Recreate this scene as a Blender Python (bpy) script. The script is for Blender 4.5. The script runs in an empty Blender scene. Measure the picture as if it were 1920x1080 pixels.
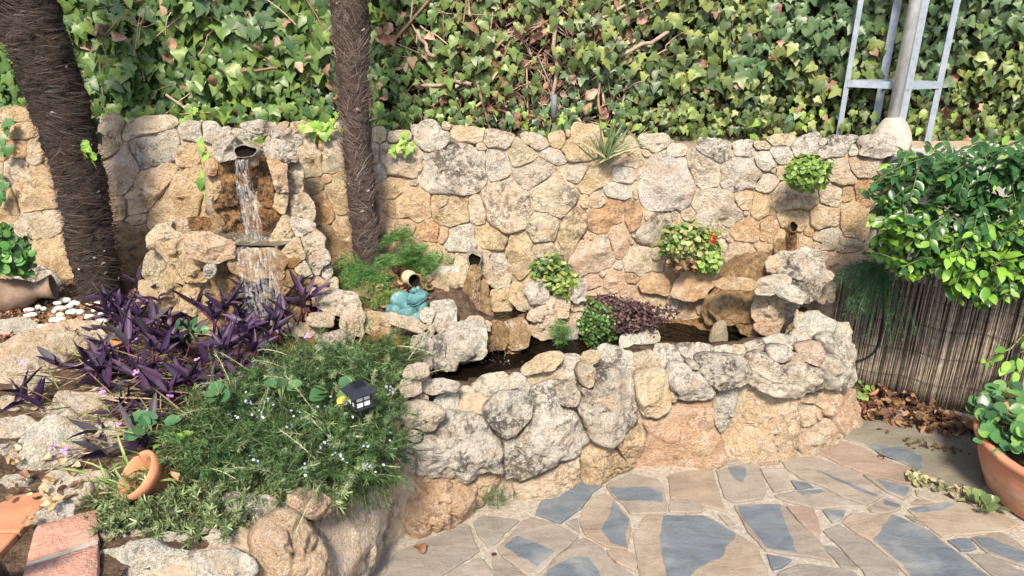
import bpy, math, random
import numpy as np
from mathutils import Vector, Matrix
random.seed(7); rng = np.random.default_rng(11)
sc = bpy.context.scene
col = sc.collection

# ---------------------------------------------------------------- camera, sky, sun, exposure
CAM = np.array([0.0, 0.0, 1.6]); PITCH = math.radians(22); FPX = 1371.0
cam_d = bpy.data.cameras.new('camera'); cam = bpy.data.objects.new('camera', cam_d); col.objects.link(cam)
cam_d.sensor_width = 36; cam_d.lens = 36 * FPX / 1920; cam_d.clip_start = 0.05; cam_d.clip_end = 500
cam.location = CAM; cam.rotation_euler = (math.radians(90) - PITCH, 0, 0); sc.camera = cam
SUN_EL, SUN_AZ = math.radians(50), math.radians(188)     # compass: from behind the camera
w = bpy.data.worlds.new('World'); sc.world = w; w.use_nodes = True
nt = w.node_tree; nt.nodes.clear()
sky = nt.nodes.new('ShaderNodeTexSky'); sky.sky_type = 'NISHITA'; sky.sun_disc = False
sky.sun_elevation = SUN_EL; sky.sun_rotation = SUN_AZ
sky.air_density = 1.0; sky.dust_density = 2.5
bg = nt.nodes.new('ShaderNodeBackground'); bg.inputs['Strength'].default_value = 0.13
wo = nt.nodes.new('ShaderNodeOutputWorld'); nt.links.new(sky.outputs[0], bg.inputs[0]); nt.links.new(bg.outputs[0], wo.inputs[0])
sd = bpy.data.lights.new('sun', 'SUN'); sd.energy = 3.7; sd.angle = math.radians(11); sd.color = (1.0, 0.88, 0.70)
sun = bpy.data.objects.new('sun', sd); col.objects.link(sun)
sv = Vector((math.sin(SUN_AZ) * math.cos(SUN_EL), math.cos(SUN_AZ) * math.cos(SUN_EL), math.sin(SUN_EL)))
sun.rotation_euler = sv.to_track_quat('Z', 'Y').to_euler()
sc.view_settings.view_transform = 'Standard'; sc.view_settings.look = 'None'
sc.view_settings.exposure = 0.93; sc.view_settings.gamma = 1.0; sc.view_settings.use_curve_mapping = False

# ---------------------------------------------------------------- photo measuring: a picture point to a point of the place
FW = np.array([0, math.cos(PITCH), -math.sin(PITCH)]); UP = np.array([0, math.sin(PITCH), math.cos(PITCH)]); RT = np.array([1.0, 0, 0])
def ray(px, py): return FW + (px - 960) / FPX * RT + (540 - py) / FPX * UP
def on_z(px, py, z):
    d = ray(px, py); return CAM + d * ((z - CAM[2]) / d[2])
def on_y(px, py, y):
    d = ray(px, py); return CAM + d * (y / d[1])
def on_plane(px, py, C, n):
    d = ray(px, py); return CAM + d * (np.dot(C - CAM, n) / np.dot(d, n))
WN = np.array([0.06, 1.0, -0.30]); WC = 2.90 - 0.30 * 0.28
WNU = -WN / np.linalg.norm(WN)                          # wall normal, towards the camera
def on_wall(px, py, off=0.0):
    d = ray(px, py); return CAM + d * ((WC - off - WN @ CAM) / (WN @ d))
def wall_y(x, z): return WC - 0.06 * x + 0.30 * z
FRONT = np.array([(-1.25, 0.9), (-0.95, 1.08), (-0.66, 1.27), (-0.47, 1.50), (-0.37, 1.78), (-0.12, 1.98), (0.15, 2.08), (0.46, 2.20), (0.77, 2.27), (1.0, 2.29), (1.17, 2.34), (1.30, 2.45), (1.36, 2.60), (1.36, 2.80), (1.36, 2.95)])
def smooth_line(P, n=4):
    out = []
    for i in range(len(P) - 1):
        p0 = P[max(i - 1, 0)]; p1 = P[i]; p2 = P[i + 1]; p3 = P[min(i + 2, len(P) - 1)]
        for k in range(n):
            t = k / n
            out.append(0.5 * ((2 * p1) + (-p0 + p2) * t + (2 * p0 - 5 * p1 + 4 * p2 - p3) * t * t + (-p0 + 3 * p1 - 3 * p2 + p3) * t ** 3))
    out.append(P[-1]); return np.array(out)
FRONT = smooth_line(FRONT, 4)
def offset_line(P, d):                                  # d > 0 goes to the left of the direction of travel (into the bed)
    t = np.gradient(P, axis=0); t /= np.linalg.norm(t, axis=1)[:, None]
    return P + np.stack([-t[:, 1], t[:, 0]], 1) * d
def on_front(px, py, off):
    L = offset_line(FRONT, off); d = ray(px, py); best = None
    for a, b in zip(L[:-1], L[1:]):
        e = b - a; M = np.array([[d[0], -e[0]], [d[1], -e[1]]])
        if abs(np.linalg.det(M)) < 1e-9: continue
        t, s = np.linalg.solve(M, a)
        if -0.001 <= s <= 1.001 and t > 0 and (best is None or t < best[0]): best = (t, np.array([e[1], -e[0], 0]) / np.linalg.norm(e))
    if best is None:
        p = on_y(px, py, 2.5); return p, np.array([0.3, -0.9, 0.1])
    return CAM + d * best[0], best[1]

# ---------------------------------------------------------------- noise on arrays
def _h(ix, iy, iz, s):
    n = (ix * 374761393 + iy * 668265263 + iz * 2147483647 + s * 974634777) & 0xffffffff
    n = ((n ^ (n >> 13)) * 1274126177) & 0xffffffff
    return ((n ^ (n >> 16)) & 0xffff) / 65535.0
def vnoise(P, s=0):
    P = np.asarray(P, float); i = np.floor(P).astype(np.int64); f = P - i; f = f * f * (3 - 2 * f); r = 0
    for dx in (0, 1):
        for dy in (0, 1):
            for dz in (0, 1):
                wt = (f[:, 0] if dx else 1 - f[:, 0]) * (f[:, 1] if dy else 1 - f[:, 1]) * (f[:, 2] if dz else 1 - f[:, 2])
                r = r + wt * _h(i[:, 0] + dx, i[:, 1] + dy, i[:, 2] + dz, s)
    return r * 2 - 1
def fbm(P, s=0, o=4, g=0.5):
    P = np.asarray(P, float); r = 0; a = 1
    for k in range(o): r = r + a * vnoise(P * 2 ** k + 17.3 * k, s + k); a *= g
    return r

# ---------------------------------------------------------------- linking helpers
def new_mesh(name, V, F, mats=(), smooth=True, tint=None, fm=None):
    me = bpy.data.meshes.new(name); V = np.asarray(V, np.float32)
    if isinstance(F, np.ndarray):
        k = F.shape[1]; me.vertices.add(len(V)); me.vertices.foreach_set('co', V.ravel())
        me.loops.add(F.size); me.loops.foreach_set('vertex_index', F.astype(np.int32).ravel())
        me.polygons.add(len(F)); me.polygons.foreach_set('loop_start', np.arange(0, F.size, k, dtype=np.int32))
        me.update(calc_edges=True)
    else:
        me.from_pydata([tuple(map(float, v)) for v in V], [], [tuple(map(int, f)) for f in F]); me.update()
    for m in mats: me.materials.append(m)
    if smooth: me.polygons.foreach_set('use_smooth', np.ones(len(me.polygons), bool))
    if fm is not None: me.polygons.foreach_set('material_index', np.asarray(fm, np.int32))
    if tint is not None:
        a = me.color_attributes.new('tint', 'FLOAT_COLOR', 'POINT')
        c = np.ones((len(V), 4), np.float32); c[:, :3] = tint; a.data.foreach_set('color', c.ravel())
    return me
def link(name, me, parent=None, loc=(0, 0, 0), label=None, kind=None, color=None, cat=None, group=None):
    o = bpy.data.objects.new(name, me); col.objects.link(o); loc = Vector([float(v) for v in loc])
    if parent is not None:
        o.parent = parent; q = parent; off = Vector((0, 0, 0))
        while q is not None: off += q.location; q = q.parent
        o.location = loc - off
    else: o.location = loc
    if label: o['label'] = label
    if kind: o['kind'] = kind
    if cat: o['category'] = cat
    if group: o['group'] = group
    if color is not None: o.color = tuple(float(c) for c in color) if len(color) == 4 else (*[float(c) for c in color], 1.0)
    return o
def thing(name, label, cat, loc=(0, 0, 0), group=None): return link(name, None, None, loc, label, None, None, cat, group)
class MB:
    def __init__(s): s.V = []; s.F = []; s.T = []; s.n = 0
    def add(s, V, F, t=(1, 1, 1)):
        V = np.asarray(V, float); s.V.append(V); s.F += [tuple(int(i) + s.n for i in f) for f in F]
        s.T.append(np.broadcast_to(np.asarray(t, float), V.shape).copy()); s.n += len(V); return s
    def box(s, c, size, rot=None, t=(1, 1, 1), bev=0.0):
        x, y, z = np.array(size) / 2; b = bev
        if b <= 0:
            V = np.array([(i * x, j * y, k * z) for i in (-1, 1) for j in (-1, 1) for k in (-1, 1)])
            F = [(0, 1, 3, 2), (4, 6, 7, 5), (0, 4, 5, 1), (2, 3, 7, 6), (0, 2, 6, 4), (1, 5, 7, 3)]
        else:
            ring = lambda ix, iy: [(ix, -iy + b), (ix, iy - b), (ix - b, iy), (-ix + b, iy), (-ix, iy - b), (-ix, -iy + b), (-ix + b, -iy), (ix - b, -iy)]
            V = [(p[0], p[1], -z + b) for p in ring(x, y)] + [(p[0], p[1], z - b) for p in ring(x, y)]
            V += [(p[0] * (1 - b / x), p[1] * (1 - b / y), z) for p in ring(x, y)] + [(p[0] * (1 - b / x), p[1] * (1 - b / y), -z) for p in ring(x, y)]
            V = np.array(V); F = []
            for k in range(8):
                j = (k + 1) % 8; F += [(k, j, 8 + j, 8 + k), (8 + k, 8 + j, 16 + j, 16 + k), (24 + k, 24 + j, j, k)]
            F += [tuple(range(16, 24)), tuple(range(31, 23, -1))]
        if rot is not None: V = V @ np.array(rot).T
        return s.add(V + np.array(c), F, t)
    def tube(s, pts, r, k=6, t=(1, 1, 1), cap=True):
        P = np.asarray(pts, float); n = len(P); r = np.broadcast_to(np.asarray(r, float), (n,))
        T = np.gradient(P, axis=0); T /= np.linalg.norm(T, axis=1)[:, None] + 1e-12
        a = np.array([0, 0, 1.0]) if abs(T[0][2]) < 0.9 else np.array([1.0, 0, 0]); V = []
        for i in range(n):
            u = np.cross(a, T[i]); u /= np.linalg.norm(u) + 1e-12; v = np.cross(T[i], u); a = v if i == 0 else a
            for j in range(k):
                th = 2 * math.pi * j / k; V.append(P[i] + r[i] * (math.cos(th) * u + math.sin(th) * v))
            a = np.cross(T[i], u) * 0 + v
        F = [(i * k + j, i * k + (j + 1) % k, (i + 1) * k + (j + 1) % k, (i + 1) * k + j) for i in range(n - 1) for j in range(k)]
        if cap: F += [tuple(range(k - 1, -1, -1)), tuple(range((n - 1) * k, n * k))]
        return s.add(np.array(V), F, t)
    def lathe(s, prof, c=(0, 0, 0), R=None, k=28, t=(1, 1, 1), jit=0.0):
        V = []; n = len(prof)
        for (r, z) in prof:
            for j in range(k):
                th = 2 * math.pi * j / k; V.append((r * math.cos(th), r * math.sin(th), z))
        V = np.array(V)
        if R is not None: V = V @ np.array(R).T
        V = V + np.array(c)
        if jit: V = V + jit * fbm(V * 25, 3)[:, None]
        F = [(i * k + j, i * k + (j + 1) % k, (i + 1) * k + (j + 1) % k, (i + 1) * k + j) for i in range(n - 1) for j in range(k)]
        return s.add(V, F, t)
    def mesh(s, name, mats, smooth=True, origin=(0, 0, 0), tint=False):
        V = np.concatenate(s.V) - np.array(origin); return new_mesh(name, V, s.F, mats, smooth, np.concatenate(s.T) if tint else None)
def rot_to(n, up=(0, 0, 1)):                            # columns: x axis, y axis, z axis = n
    n = np.array(n, float); n /= np.linalg.norm(n); u = np.cross(up, n)
    if np.linalg.norm(u) < 1e-6: u = np.cross((0, 1, 0), n)
    u /= np.linalg.norm(u); return np.stack([u, np.cross(n, u), n], 1)

# ---------------------------------------------------------------- materials
def M(name):
    m = bpy.data.materials.new(name); m.use_nodes = True; t = m.node_tree; t.nodes.clear()
    o = t.nodes.new('ShaderNodeOutputMaterial'); p = t.nodes.new('ShaderNodeBsdfPrincipled'); t.links.new(p.outputs[0], o.inputs[0])
    return m, t, p, o
def nd(t, kind, **kw):
    n = t.nodes.new(kind)
    for k, v in kw.items():
        if k.startswith('_'): setattr(n, k[1:], v)
        else: n.inputs[k.replace('9', ' ')].default_value = v
    return n
def noise(t, co, scale, detail=5, rough=0.55, dist=0.0):
    n = nd(t, 'ShaderNodeTexNoise', Scale=scale, Detail=detail, Roughness=rough, Distortion=dist); t.links.new(co, n.inputs['Vector']); return n.outputs['Fac']
def ramp(t, f, a, b, lo=0.0, hi=1.0):
    n = nd(t, 'ShaderNodeMapRange'); n.inputs['From Min'].default_value = a; n.inputs['From Max'].default_value = b
    n.inputs['To Min'].default_value = lo; n.inputs['To Max'].default_value = hi; t.links.new(f, n.inputs[0]); return n.outputs[0]
def mth(t, op, a, b):
    n = nd(t, 'ShaderNodeMath', _operation=op)
    for i, v in enumerate((a, b)):
        if isinstance(v, (int, float)): n.inputs[i].default_value = v
        else: t.links.new(v, n.inputs[i])
    return n.outputs[0]
def mix(t, f, a, b, mode='MIX'):
    n = nd(t, 'ShaderNodeMix', _data_type='RGBA', _blend_type=mode)
    for i, v in ((0, f), (6, a), (7, b)):
        if isinstance(v, (int, float)): n.inputs[i].default_value = v
        elif isinstance(v, tuple): n.inputs[i].default_value = (*v, 1)
        else: t.links.new(v, n.inputs[i])
    return n.outputs[2]
def bump(t, p, h, dist, strength=1.0, prev=None):
    b = nd(t, 'ShaderNodeBump', Strength=strength, Distance=dist); t.links.new(h, b.inputs['Height'])
    if prev is not None: t.links.new(prev, b.inputs['Normal'])
    t.links.new(b.outputs[0], p.inputs['Normal']); return b.outputs[0]
def coords(t, rand=True):
    tc = nd(t, 'ShaderNodeTexCoord'); oi = nd(t, 'ShaderNodeObjectInfo')
    if not rand: return tc.outputs['Object'], oi
    s = mth(t, 'MULTIPLY', oi.outputs['Random'], 37.0); v = nd(t, 'ShaderNodeVectorMath', _operation='ADD')
    t.links.new(tc.outputs['Object'], v.inputs[0]); t.links.new(s, v.inputs[1]); return v.outputs[0], oi
def grey(t, f, rgb=None):
    return f
def stone_mat(name, wet=0.0):
    m, t, p, o = M(name); co, oi = coords(t)
    big = noise(t, co, 6, 6, .6); mid = noise(t, co, 24, 12, .72); fine = noise(t, co, 120, 6, .7); shade = noise(t, co, 11, 5, .6)
    v = nd(t, 'ShaderNodeCombineColor'); f = mth(t, 'ADD', ramp(t, big, .3, .7, .90, 1.10), ramp(t, fine, .32, .68, -.20, .22)); f = mth(t, 'ADD', f, ramp(t, mid, .32, .68, -.18, .16))
    for i in range(3): t.links.new(f, v.inputs[i])
    c = mix(t, 1.0, oi.outputs['Color'], v.outputs[0], 'MULTIPLY')
    c = mix(t, mth(t, 'MULTIPLY', ramp(t, shade, .50, .66), .42), c, (.68, .43, .21))                               # iron stain
    c = mix(t, mth(t, 'MULTIPLY', ramp(t, mid, .51, .60), .45), c, (.86, .80, .69))                                 # chalky scabs
    lm = mth(t, 'MULTIPLY', ramp(t, noise(t, co, 8, 6, .7, .3), .43, .57), oi.outputs['Alpha'])
    lm = mth(t, 'MINIMUM', lm, 1.0)
    sp = ramp(t, mth(t, 'ADD', noise(t, co, 48, 10, .80), mth(t, 'MULTIPLY', lm, .06)), .505, .56); c = mix(t, mth(t, 'MULTIPLY', mth(t, 'MULTIPLY', lm, sp), .92), c, (.085, .075, .062))   # dark lichen
    sp2 = ramp(t, noise(t, co, 170, 3, .65), .62, .69); c = mix(t, mth(t, 'MULTIPLY', sp2, .6), c, (.15, .10, .06))  # pits
    vo = nd(t, 'ShaderNodeTexVoronoi', _feature='DISTANCE_TO_EDGE', Scale=9.0)
    dn = nd(t, 'ShaderNodeTexNoise', Scale=13.0, Detail=6.0, Roughness=.7); t.links.new(co, dn.inputs['Vector'])
    vm = nd(t, 'ShaderNodeVectorMath', _operation='MULTIPLY_ADD'); t.links.new(dn.outputs['Color'], vm.inputs[0]); vm.inputs[1].default_value = (.2, .2, .2); t.links.new(co, vm.inputs[2])
    t.links.new(vm.outputs[0], vo.inputs['Vector']); ck = mth(t, 'MULTIPLY', ramp(t, vo.outputs['Distance'], .0, .025, 1, 0), ramp(t, big, .52, .60))
    c = mix(t, mth(t, 'MULTIPLY', ck, .6), c, (.16, .11, .08))
    if wet:
        c = mix(t, .82 if wet > .8 else .72, c, mix(t, ramp(t, mid, .36, .60), (.07, .03, .012) if wet > .8 else (.20, .11, .045), (.55, .29, .11) if wet > .8 else (.62, .42, .21)))
        c = mix(t, ramp(t, noise(t, co, 30, 8, .75), .50, .58, 0, .85 if wet > .8 else .5), c, (.03, .018, .012) if wet > .8 else (.12, .06, .025)); c = mix(t, ramp(t, noise(t, co, 20, 8, .75), .56, .64, 0, .5), c, (.6, .42, .25))
    t.links.new(c, p.inputs['Base Color']); p.inputs['Roughness'].default_value = 0.26 if wet else 0.9
    p.inputs['Specular IOR Level'].default_value = .6 if wet else .2
    pit = nd(t, 'ShaderNodeTexVoronoi', Scale=42.0); t.links.new(vm.outputs[0], pit.inputs['Vector'])
    h = mth(t, 'ADD', mth(t, 'MULTIPLY', mid, 1.5), mth(t, 'MULTIPLY', fine, .65))
    h = mth(t, 'ADD', h, mth(t, 'MULTIPLY', ramp(t, pit.outputs['Distance'], 0, .4), .22)); h = mth(t, 'SUBTRACT', h, mth(t, 'MULTIPLY', ck, .4))
    h = mth(t, 'SUBTRACT', h, mth(t, 'MULTIPLY', sp2, .3))
    bump(t, p, h, .036, 1.0); return m
STONE = stone_mat('limestone'); WET = stone_mat('wet_limestone', 1.0); WETL = stone_mat('damp_limestone', .5)
def simple(name, c1, c2, scale=30, rough=.8, spec=.3, bd=.003, detail=6, metal=0.0, obj=False, stretch=None):
    m, t, p, o = M(name); co, oi = coords(t, False)
    if stretch:
        mp = nd(t, 'ShaderNodeMapping', Scale=stretch); t.links.new(co, mp.inputs['Vector']); co = mp.outputs[0]
    n = noise(t, co, scale, detail, .62); c = mix(t, ramp(t, n, .33, .67), c1, c2)
    if obj: c = mix(t, 1.0, c, oi.outputs['Color'], 'MULTIPLY')
    t.links.new(c, p.inputs['Base Color']); p.inputs['Roughness'].default_value = rough; p.inputs['Metallic'].default_value = metal
    p.inputs['Specular IOR Level'].default_value = spec
    if bd: bump(t, p, noise(t, co, scale * 2.3, 5, .6), bd, 1.0)
    return m
MORTAR = simple('mortar', (.27, .21, .15), (.45, .365, .27), 35, .95, .1, .008)
GROUT = simple('pale_grout', (.24, .212, .178), (.42, .38, .325), 70, .95, .1, .005)
SOIL = simple('soil', (.05, .035, .025), (.16, .11, .075), 30, .95, .1, .02)
DARK = simple('hole_shade', (.006, .005, .004), (.012, .01, .008), 10, .95, .05, 0)  # near-black paint for the shade inside spout holes and jug mouth
TERRA = simple('terracotta', (.42, .17, .09), (.56, .25, .14), 12, .8, .2, .002)
BRICK = simple('pressed_brick', (.36, .19, .14), (.52, .31, .24), 60, .9, .15, .006)
TILE = simple('orange_tile', (.34, .15, .08), (.44, .22, .12), 14, .7, .3, .001)
STEEL = simple('galvanised_steel', (.25, .30, .37), (.37, .43, .51), 40, .42, .5, .0006, metal=.2)
STEELB = simple('bright_steel', (.50, .52, .55), (.72, .74, .77), 30, .28, .6, 0, metal=.3)
BLACK = simple('black_plastic', (.012, .014, .02), (.025, .028, .04), 20, .35, .5, 0)
RUBBER = simple('black_rubber', (.012, .012, .014), (.02, .02, .024), 20, .6, .3, 0)
PANE = simple('milky_pane', (.74, .74, .74), (.8, .8, .8), 10, .4, .4, 0)
SOLAR = simple('solar_cell', (.004, .006, .014), (.008, .012, .03), 60, .15, .7, 0)
CONC = simple('grey_concrete', (.26, .25, .235), (.40, .385, .36), 18, .92, .15, .004)
CEMENT = simple('pale_cement', (.34, .31, .27), (.48, .44, .39), 25, .92, .15, .006)
REED = simple('reed_cane', (1, 1, 1), (.62, .6, .55), 30, .75, .25, .001, obj=False, stretch=(1, 1, .08))
WPLAST = simple('white_plastic', (.62, .62, .6), (.72, .72, .7), 10, .4, .4, 0)
PEBBLE = simple('white_pebble', (.50, .48, .44), (.66, .64, .60), 60, .6, .3, .001)
CLAYJ = simple('brown_clay', (.12, .085, .06), (.27, .19, .14), 14, .85, .2, .004)
VASE = simple('cream_glaze', (.36, .29, .17), (.58, .49, .33), 25, .6, .3, .002)
FROGM = None
def tint_mat(name, rough=.6, spec=.3, trans=0.0, obj=False, var=.25, bd=0.0, scale=60, coat=0.0):
    m, t, p, o = M(name); co, oi = coords(t, False)
    if obj: base = oi.outputs['Color']
    else:
        a = nd(t, 'ShaderNodeAttribute'); a.attribute_name = 'tint'; base = a.outputs['Color']
    n = noise(t, co, scale, 4, .6); v = nd(t, 'ShaderNodeCombineColor'); f = ramp(t, n, .3, .7, 1 - var, 1 + var)
    for i in range(3): t.links.new(f, v.inputs[i])
    c = mix(t, 1.0, base, v.outputs[0], 'MULTIPLY'); t.links.new(c, p.inputs['Base Color'])
    p.inputs['Roughness'].default_value = rough; p.inputs['Specular IOR Level'].default_value = spec
    if coat: p.inputs['Coat Weight'].default_value = coat; p.inputs['Coat Roughness'].default_value = .15
    if bd: bump(t, p, n, bd)
    if trans:
        tr = nd(t, 'ShaderNodeBsdfTranslucent'); ms = nd(t, 'ShaderNodeMixShader'); ms.inputs[0].default_value = trans
        t.links.new(c, tr.inputs[0]); t.links.new(p.outputs[0], ms.inputs[1]); t.links.new(tr.outputs[0], ms.inputs[2]); t.links.new(ms.outputs[0], o.inputs[0])
    return m
LEAF = (tint_mat('leaf_single', .42, .45, .15, True, .3, 0, 30), tint_mat('leaf_mass', .42, .45, .15, False, .3, 0, 30))
GLOSS = (tint_mat('glossy_leaf_single', .3, .5, .2, True, .2, 0, 30), tint_mat('glossy_leaf_mass', .3, .5, .2, False, .2, 0, 30))
DRY = (tint_mat('dry_leaf_single', .85, .15, .1, True, .4, 0, 50), tint_mat('dry_leaf_mass', .85, .15, .1, False, .4, 0, 50))
FIBRE = tint_mat('fibre', .85, .15, 0, False, .3, 0, 40); TWIG = tint_mat('twig', .85, .15, 0, False, .35, .002, 60)
# ---------------------------------------------------------------- stones
PAL = dict(W=(.85, .79, .69), C=(.83, .70, .525), T=(.81, .60, .375), Y=(.81, .64, .40), O=(.77, .48, .27), P=(.79, .57, .42), G=(.72, .67, .59), B=(.50, .34, .19), R=(.34, .20, .10))
LIC = dict(W=.5, C=.42, T=.22, Y=.28, O=.25, P=.25, G=.85, B=.2, R=.1)
def parse(txt):
    out = []
    for ln in txt.split(';'):
        f = ln.split()
        if not f: continue
        x, y, rx, ry, a = map(float, f[:5]); c = f[5]; extra = f[6] if len(f) > 6 else None
        out.append([x, y, rx, ry, math.radians(a), c, extra])
    return out
def outlines(S, K=36, smax=1.2, gap=1.6, blob=.07):
    n = len(S); res = []; A = []
    for s in S:
        ca, sa = math.cos(s[4]), math.sin(s[4]); A.append(((ca, sa), (-sa, ca)))
    C = np.array([(s[0], s[1]) for s in S]); RR = np.array([(s[2], s[3]) for s in S]); AX = np.array(A)
    th = np.linspace(0, 2 * math.pi, K, endpoint=False); steps = np.linspace(.3, smax, 46)
    for i, s in enumerate(S):
        near = [j for j in range(n) if j != i and np.linalg.norm(C[j] - C[i]) < 1.3 * (max(RR[j]) + max(RR[i]))]
        pf = abs(math.sin(i * 12.9 + s[0])) * .5 + .5; pa = s[0] * .7; ang_ = 1 - .09 * np.abs(np.sin((2.5 + (int(s[0]) % 3) * .5) * (th - pa))) * pf
        e = np.stack([np.sign(np.cos(th)) * np.abs(np.cos(th)) ** .88 * s[2], np.sign(np.sin(th)) * np.abs(np.sin(th)) ** .88 * s[3]], 1)
        E = e[:, :1] * AX[i][0] + e[:, 1:] * AX[i][1]; lim = np.full(K, smax) * ang_
        nz = fbm(np.stack([np.cos(th) * 1.3 + i * 5.1, np.sin(th) * 1.3, th * 0 + .5], 1), 5, 3, .55); lim *= 1 - .02 + blob * nz * 1.4
        if near:
            P = C[i] + E[:, None, :] * steps[None, :, None]; m = np.full(P.shape[:2], 9.0)
            for j in near:
                d = P - C[j]; u = d @ AX[j][0] / RR[j][0]; v = d @ AX[j][1] / RR[j][1]; m = np.minimum(m, np.hypot(u, v))
            bad = m < steps[None, :]
            first = np.where(bad.any(1), steps[np.clip(bad.argmax(1) - 1, 0, None)], 9); lim = np.minimum(lim, first)
        r = np.linalg.norm(E, axis=1); lim = lim - gap / r; lim = np.clip((np.roll(lim, 1) + 2 * lim + np.roll(lim, -1)) / 4, .25, None)
        lim = lim + .025 * fbm(np.stack([np.cos(th) * 4 + i, np.sin(th) * 4, th * 0 + 2.5], 1), 9, 2)
        res.append(C[i] + E * lim[:, None])
    return res
SEED = [0]
def stone(parent, name, C, ring, n, df, db, colr, lich, mat=STONE, rings=9, rough=1.0, facets=5, label=None, top=None, group=None, cat=None, flat=3.6):
    SEED[0] += 1; sd = SEED[0]; K = len(ring); n = np.array(n, float); n /= np.linalg.norm(n)
    size = np.linalg.norm(ring - C, axis=1).mean()
    u = ring[0] - C; u -= n * (u @ n); u /= np.linalg.norm(u); v = np.cross(n, u)
    rs = np.random.default_rng(sd)
    rho = np.array([1.0, .985, .95, .89, .8, .68, .54, .38, .2]) if rings < 10 else np.concatenate([[1.0, .985, .955], np.linspace(.91, .08, rings - 3)]); V = []
    pl = [(rs.uniform(0, 6.28), rs.uniform(.12, .55) * (1.5 if db > .05 else 1), rs.uniform(.72, 1.02) - (.12 if db > .05 else 0)) for _ in range(facets + (4 if db > .05 else 0))]
    off = ring - C
    for r in rho:
        p = off * r; h = np.full(K, df * (1 - r ** flat) ** .55); x = p @ u; y = p @ v
        for a, s, o in pl: h = np.minimum(h, np.maximum(df * o - s * (x * math.cos(a) + y * math.sin(a)), df * .12 * (1 - r)))
        V.append(p + n * h[:, None])
    hc = min([df] + [df * o for _, _, o in pl]); V.append(np.array([n * hc]))
    brho = [1.0, .8, .45] if db > .05 else [.92]
    for r in brho:
        hb = db * (1 - (r * .97) ** 2.4) ** .5 if db > .05 else db
        V.append(off * r - n * max(hb, .012))
    V.append(np.array([-n * db])); V = np.concatenate(V)
    R = len(rho); F = []
    for j in range(R - 1):
        for k in range(K): q = (k + 1) % K; F.append((j * K + k, j * K + q, (j + 1) * K + q, (j + 1) * K + k))
    ci = R * K
    for k in range(K): F.append(((R - 1) * K + k, (R - 1) * K + (k + 1) % K, ci))
    b0 = ci + 1; prev = 0
    for j in range(len(brho)):
        s0 = b0 + j * K
        for k in range(K): q = (k + 1) % K; F.append((prev + q, prev + k, s0 + k, s0 + q))
        prev = s0
    cb = b0 + len(brho) * K
    for k in range(K): F.append((prev + (k + 1) % K, prev + k, cb))
    W = V + C; amp = min(size, .13) * rough
    d = .085 * fbm(V / size * 1.5 + sd * 3.7, 1, 4, .55) + .035 * (1 - np.abs(fbm(V / size * 4.0 + sd, 4, 3)))
    d = d + (.020 * fbm(V * 38 + sd, 6, 3, .6) * .06 / amp if rings >= 10 else 0)
    rid = np.abs(fbm(V / size * 2.2 + sd * 2.3, 12, 3)); d = d - .07 * np.clip(.12 - rid, 0, 1) / .12 * (fbm(V / size + sd, 13, 2) > .0)
    hole = np.clip(fbm(V / size * 2.6 + sd * 1.9, 8, 2) - .75, 0, 1) * -.35
    direction = V / (np.linalg.norm(V, axis=1)[:, None] + 1e-9) * .5 + n * .8
    V = V + direction * ((d + hole) * amp)[:, None]
    me = new_mesh(name, V, F, [mat])
    # outward orientation check is left to recalculation by winding
    vb = rs.uniform(.93, 1.06); cr = (*[min(.86, c * vb * rs.uniform(.985, 1.015)) for c in colr], lich)
    return link(name, me, parent, C, label, None, cr, cat, group)
def lay(parent, txt, spec, df=.035, db=.03, K=36, smax=1.2, gap=1.6, mat=STONE, rings=9, rough=1.0, tilt=0.0, name='stone', mosaic=True, facets=5, grow_=1.0, flat=3.6):
    S = parse(txt)
    for s in S: s[2] *= grow_; s[3] *= grow_
    O = outlines(S, K, smax, gap) if mosaic else [outlines([s], K, 1.0, 0, .15)[0] for s in S]; out = []
    for s, o in zip(S, O):
        e = s[6] or spec; kind = e[0]; val = float(e[1:]) if len(e) > 1 else 0.0
        if kind == 'w': C = on_wall(s[0], s[1], val); n = WNU.copy()
        elif kind == 'y': C = on_y(s[0], s[1], val); tc_v = CAM - C; tc_v /= np.linalg.norm(tc_v); n = tc_v + np.array([0, -.15, .05])
        elif kind == 'z': C = on_z(s[0], s[1], val); n = np.array([0, -.7, .75])
        elif kind == 'f': C, n = on_front(s[0], s[1], .035); n = n * 1.0 + np.array([0, 0, .12])
        elif kind == 'r': C, n = on_front(s[0], s[1] + 7, .095); n = n * .45 + np.array([0, -.45, .45])
        n = n + np.array([0, 0, tilt]); n /= np.linalg.norm(n)
        ring = np.array([on_plane(q[0], q[1], C, n) for q in o])
        c = s[5]; cc = PAL[c[0]]
        if len(c) > 1 and c[1] in PAL: cc = tuple((a + b) / 2 for a, b in zip(cc, PAL[c[1]]))
        li = LIC[c[0]] * (.6 if len(c) > 1 and c[1] in PAL else 1) + (.4 if c[-1] == '+' else 0)
        sz = np.linalg.norm(ring - C, axis=1).mean(); k = min(1.6, max(.5, sz / .065))
        out.append(stone(parent, name, C, ring[::-1].copy(), n, df * k, db * (k if db > .05 else 1), cc, min(li, 1), WET if (c[-1] == 'w') else WETL if (c[-1] == 'v') else mat, rings, rough, facets, flat=flat))
    return out

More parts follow.
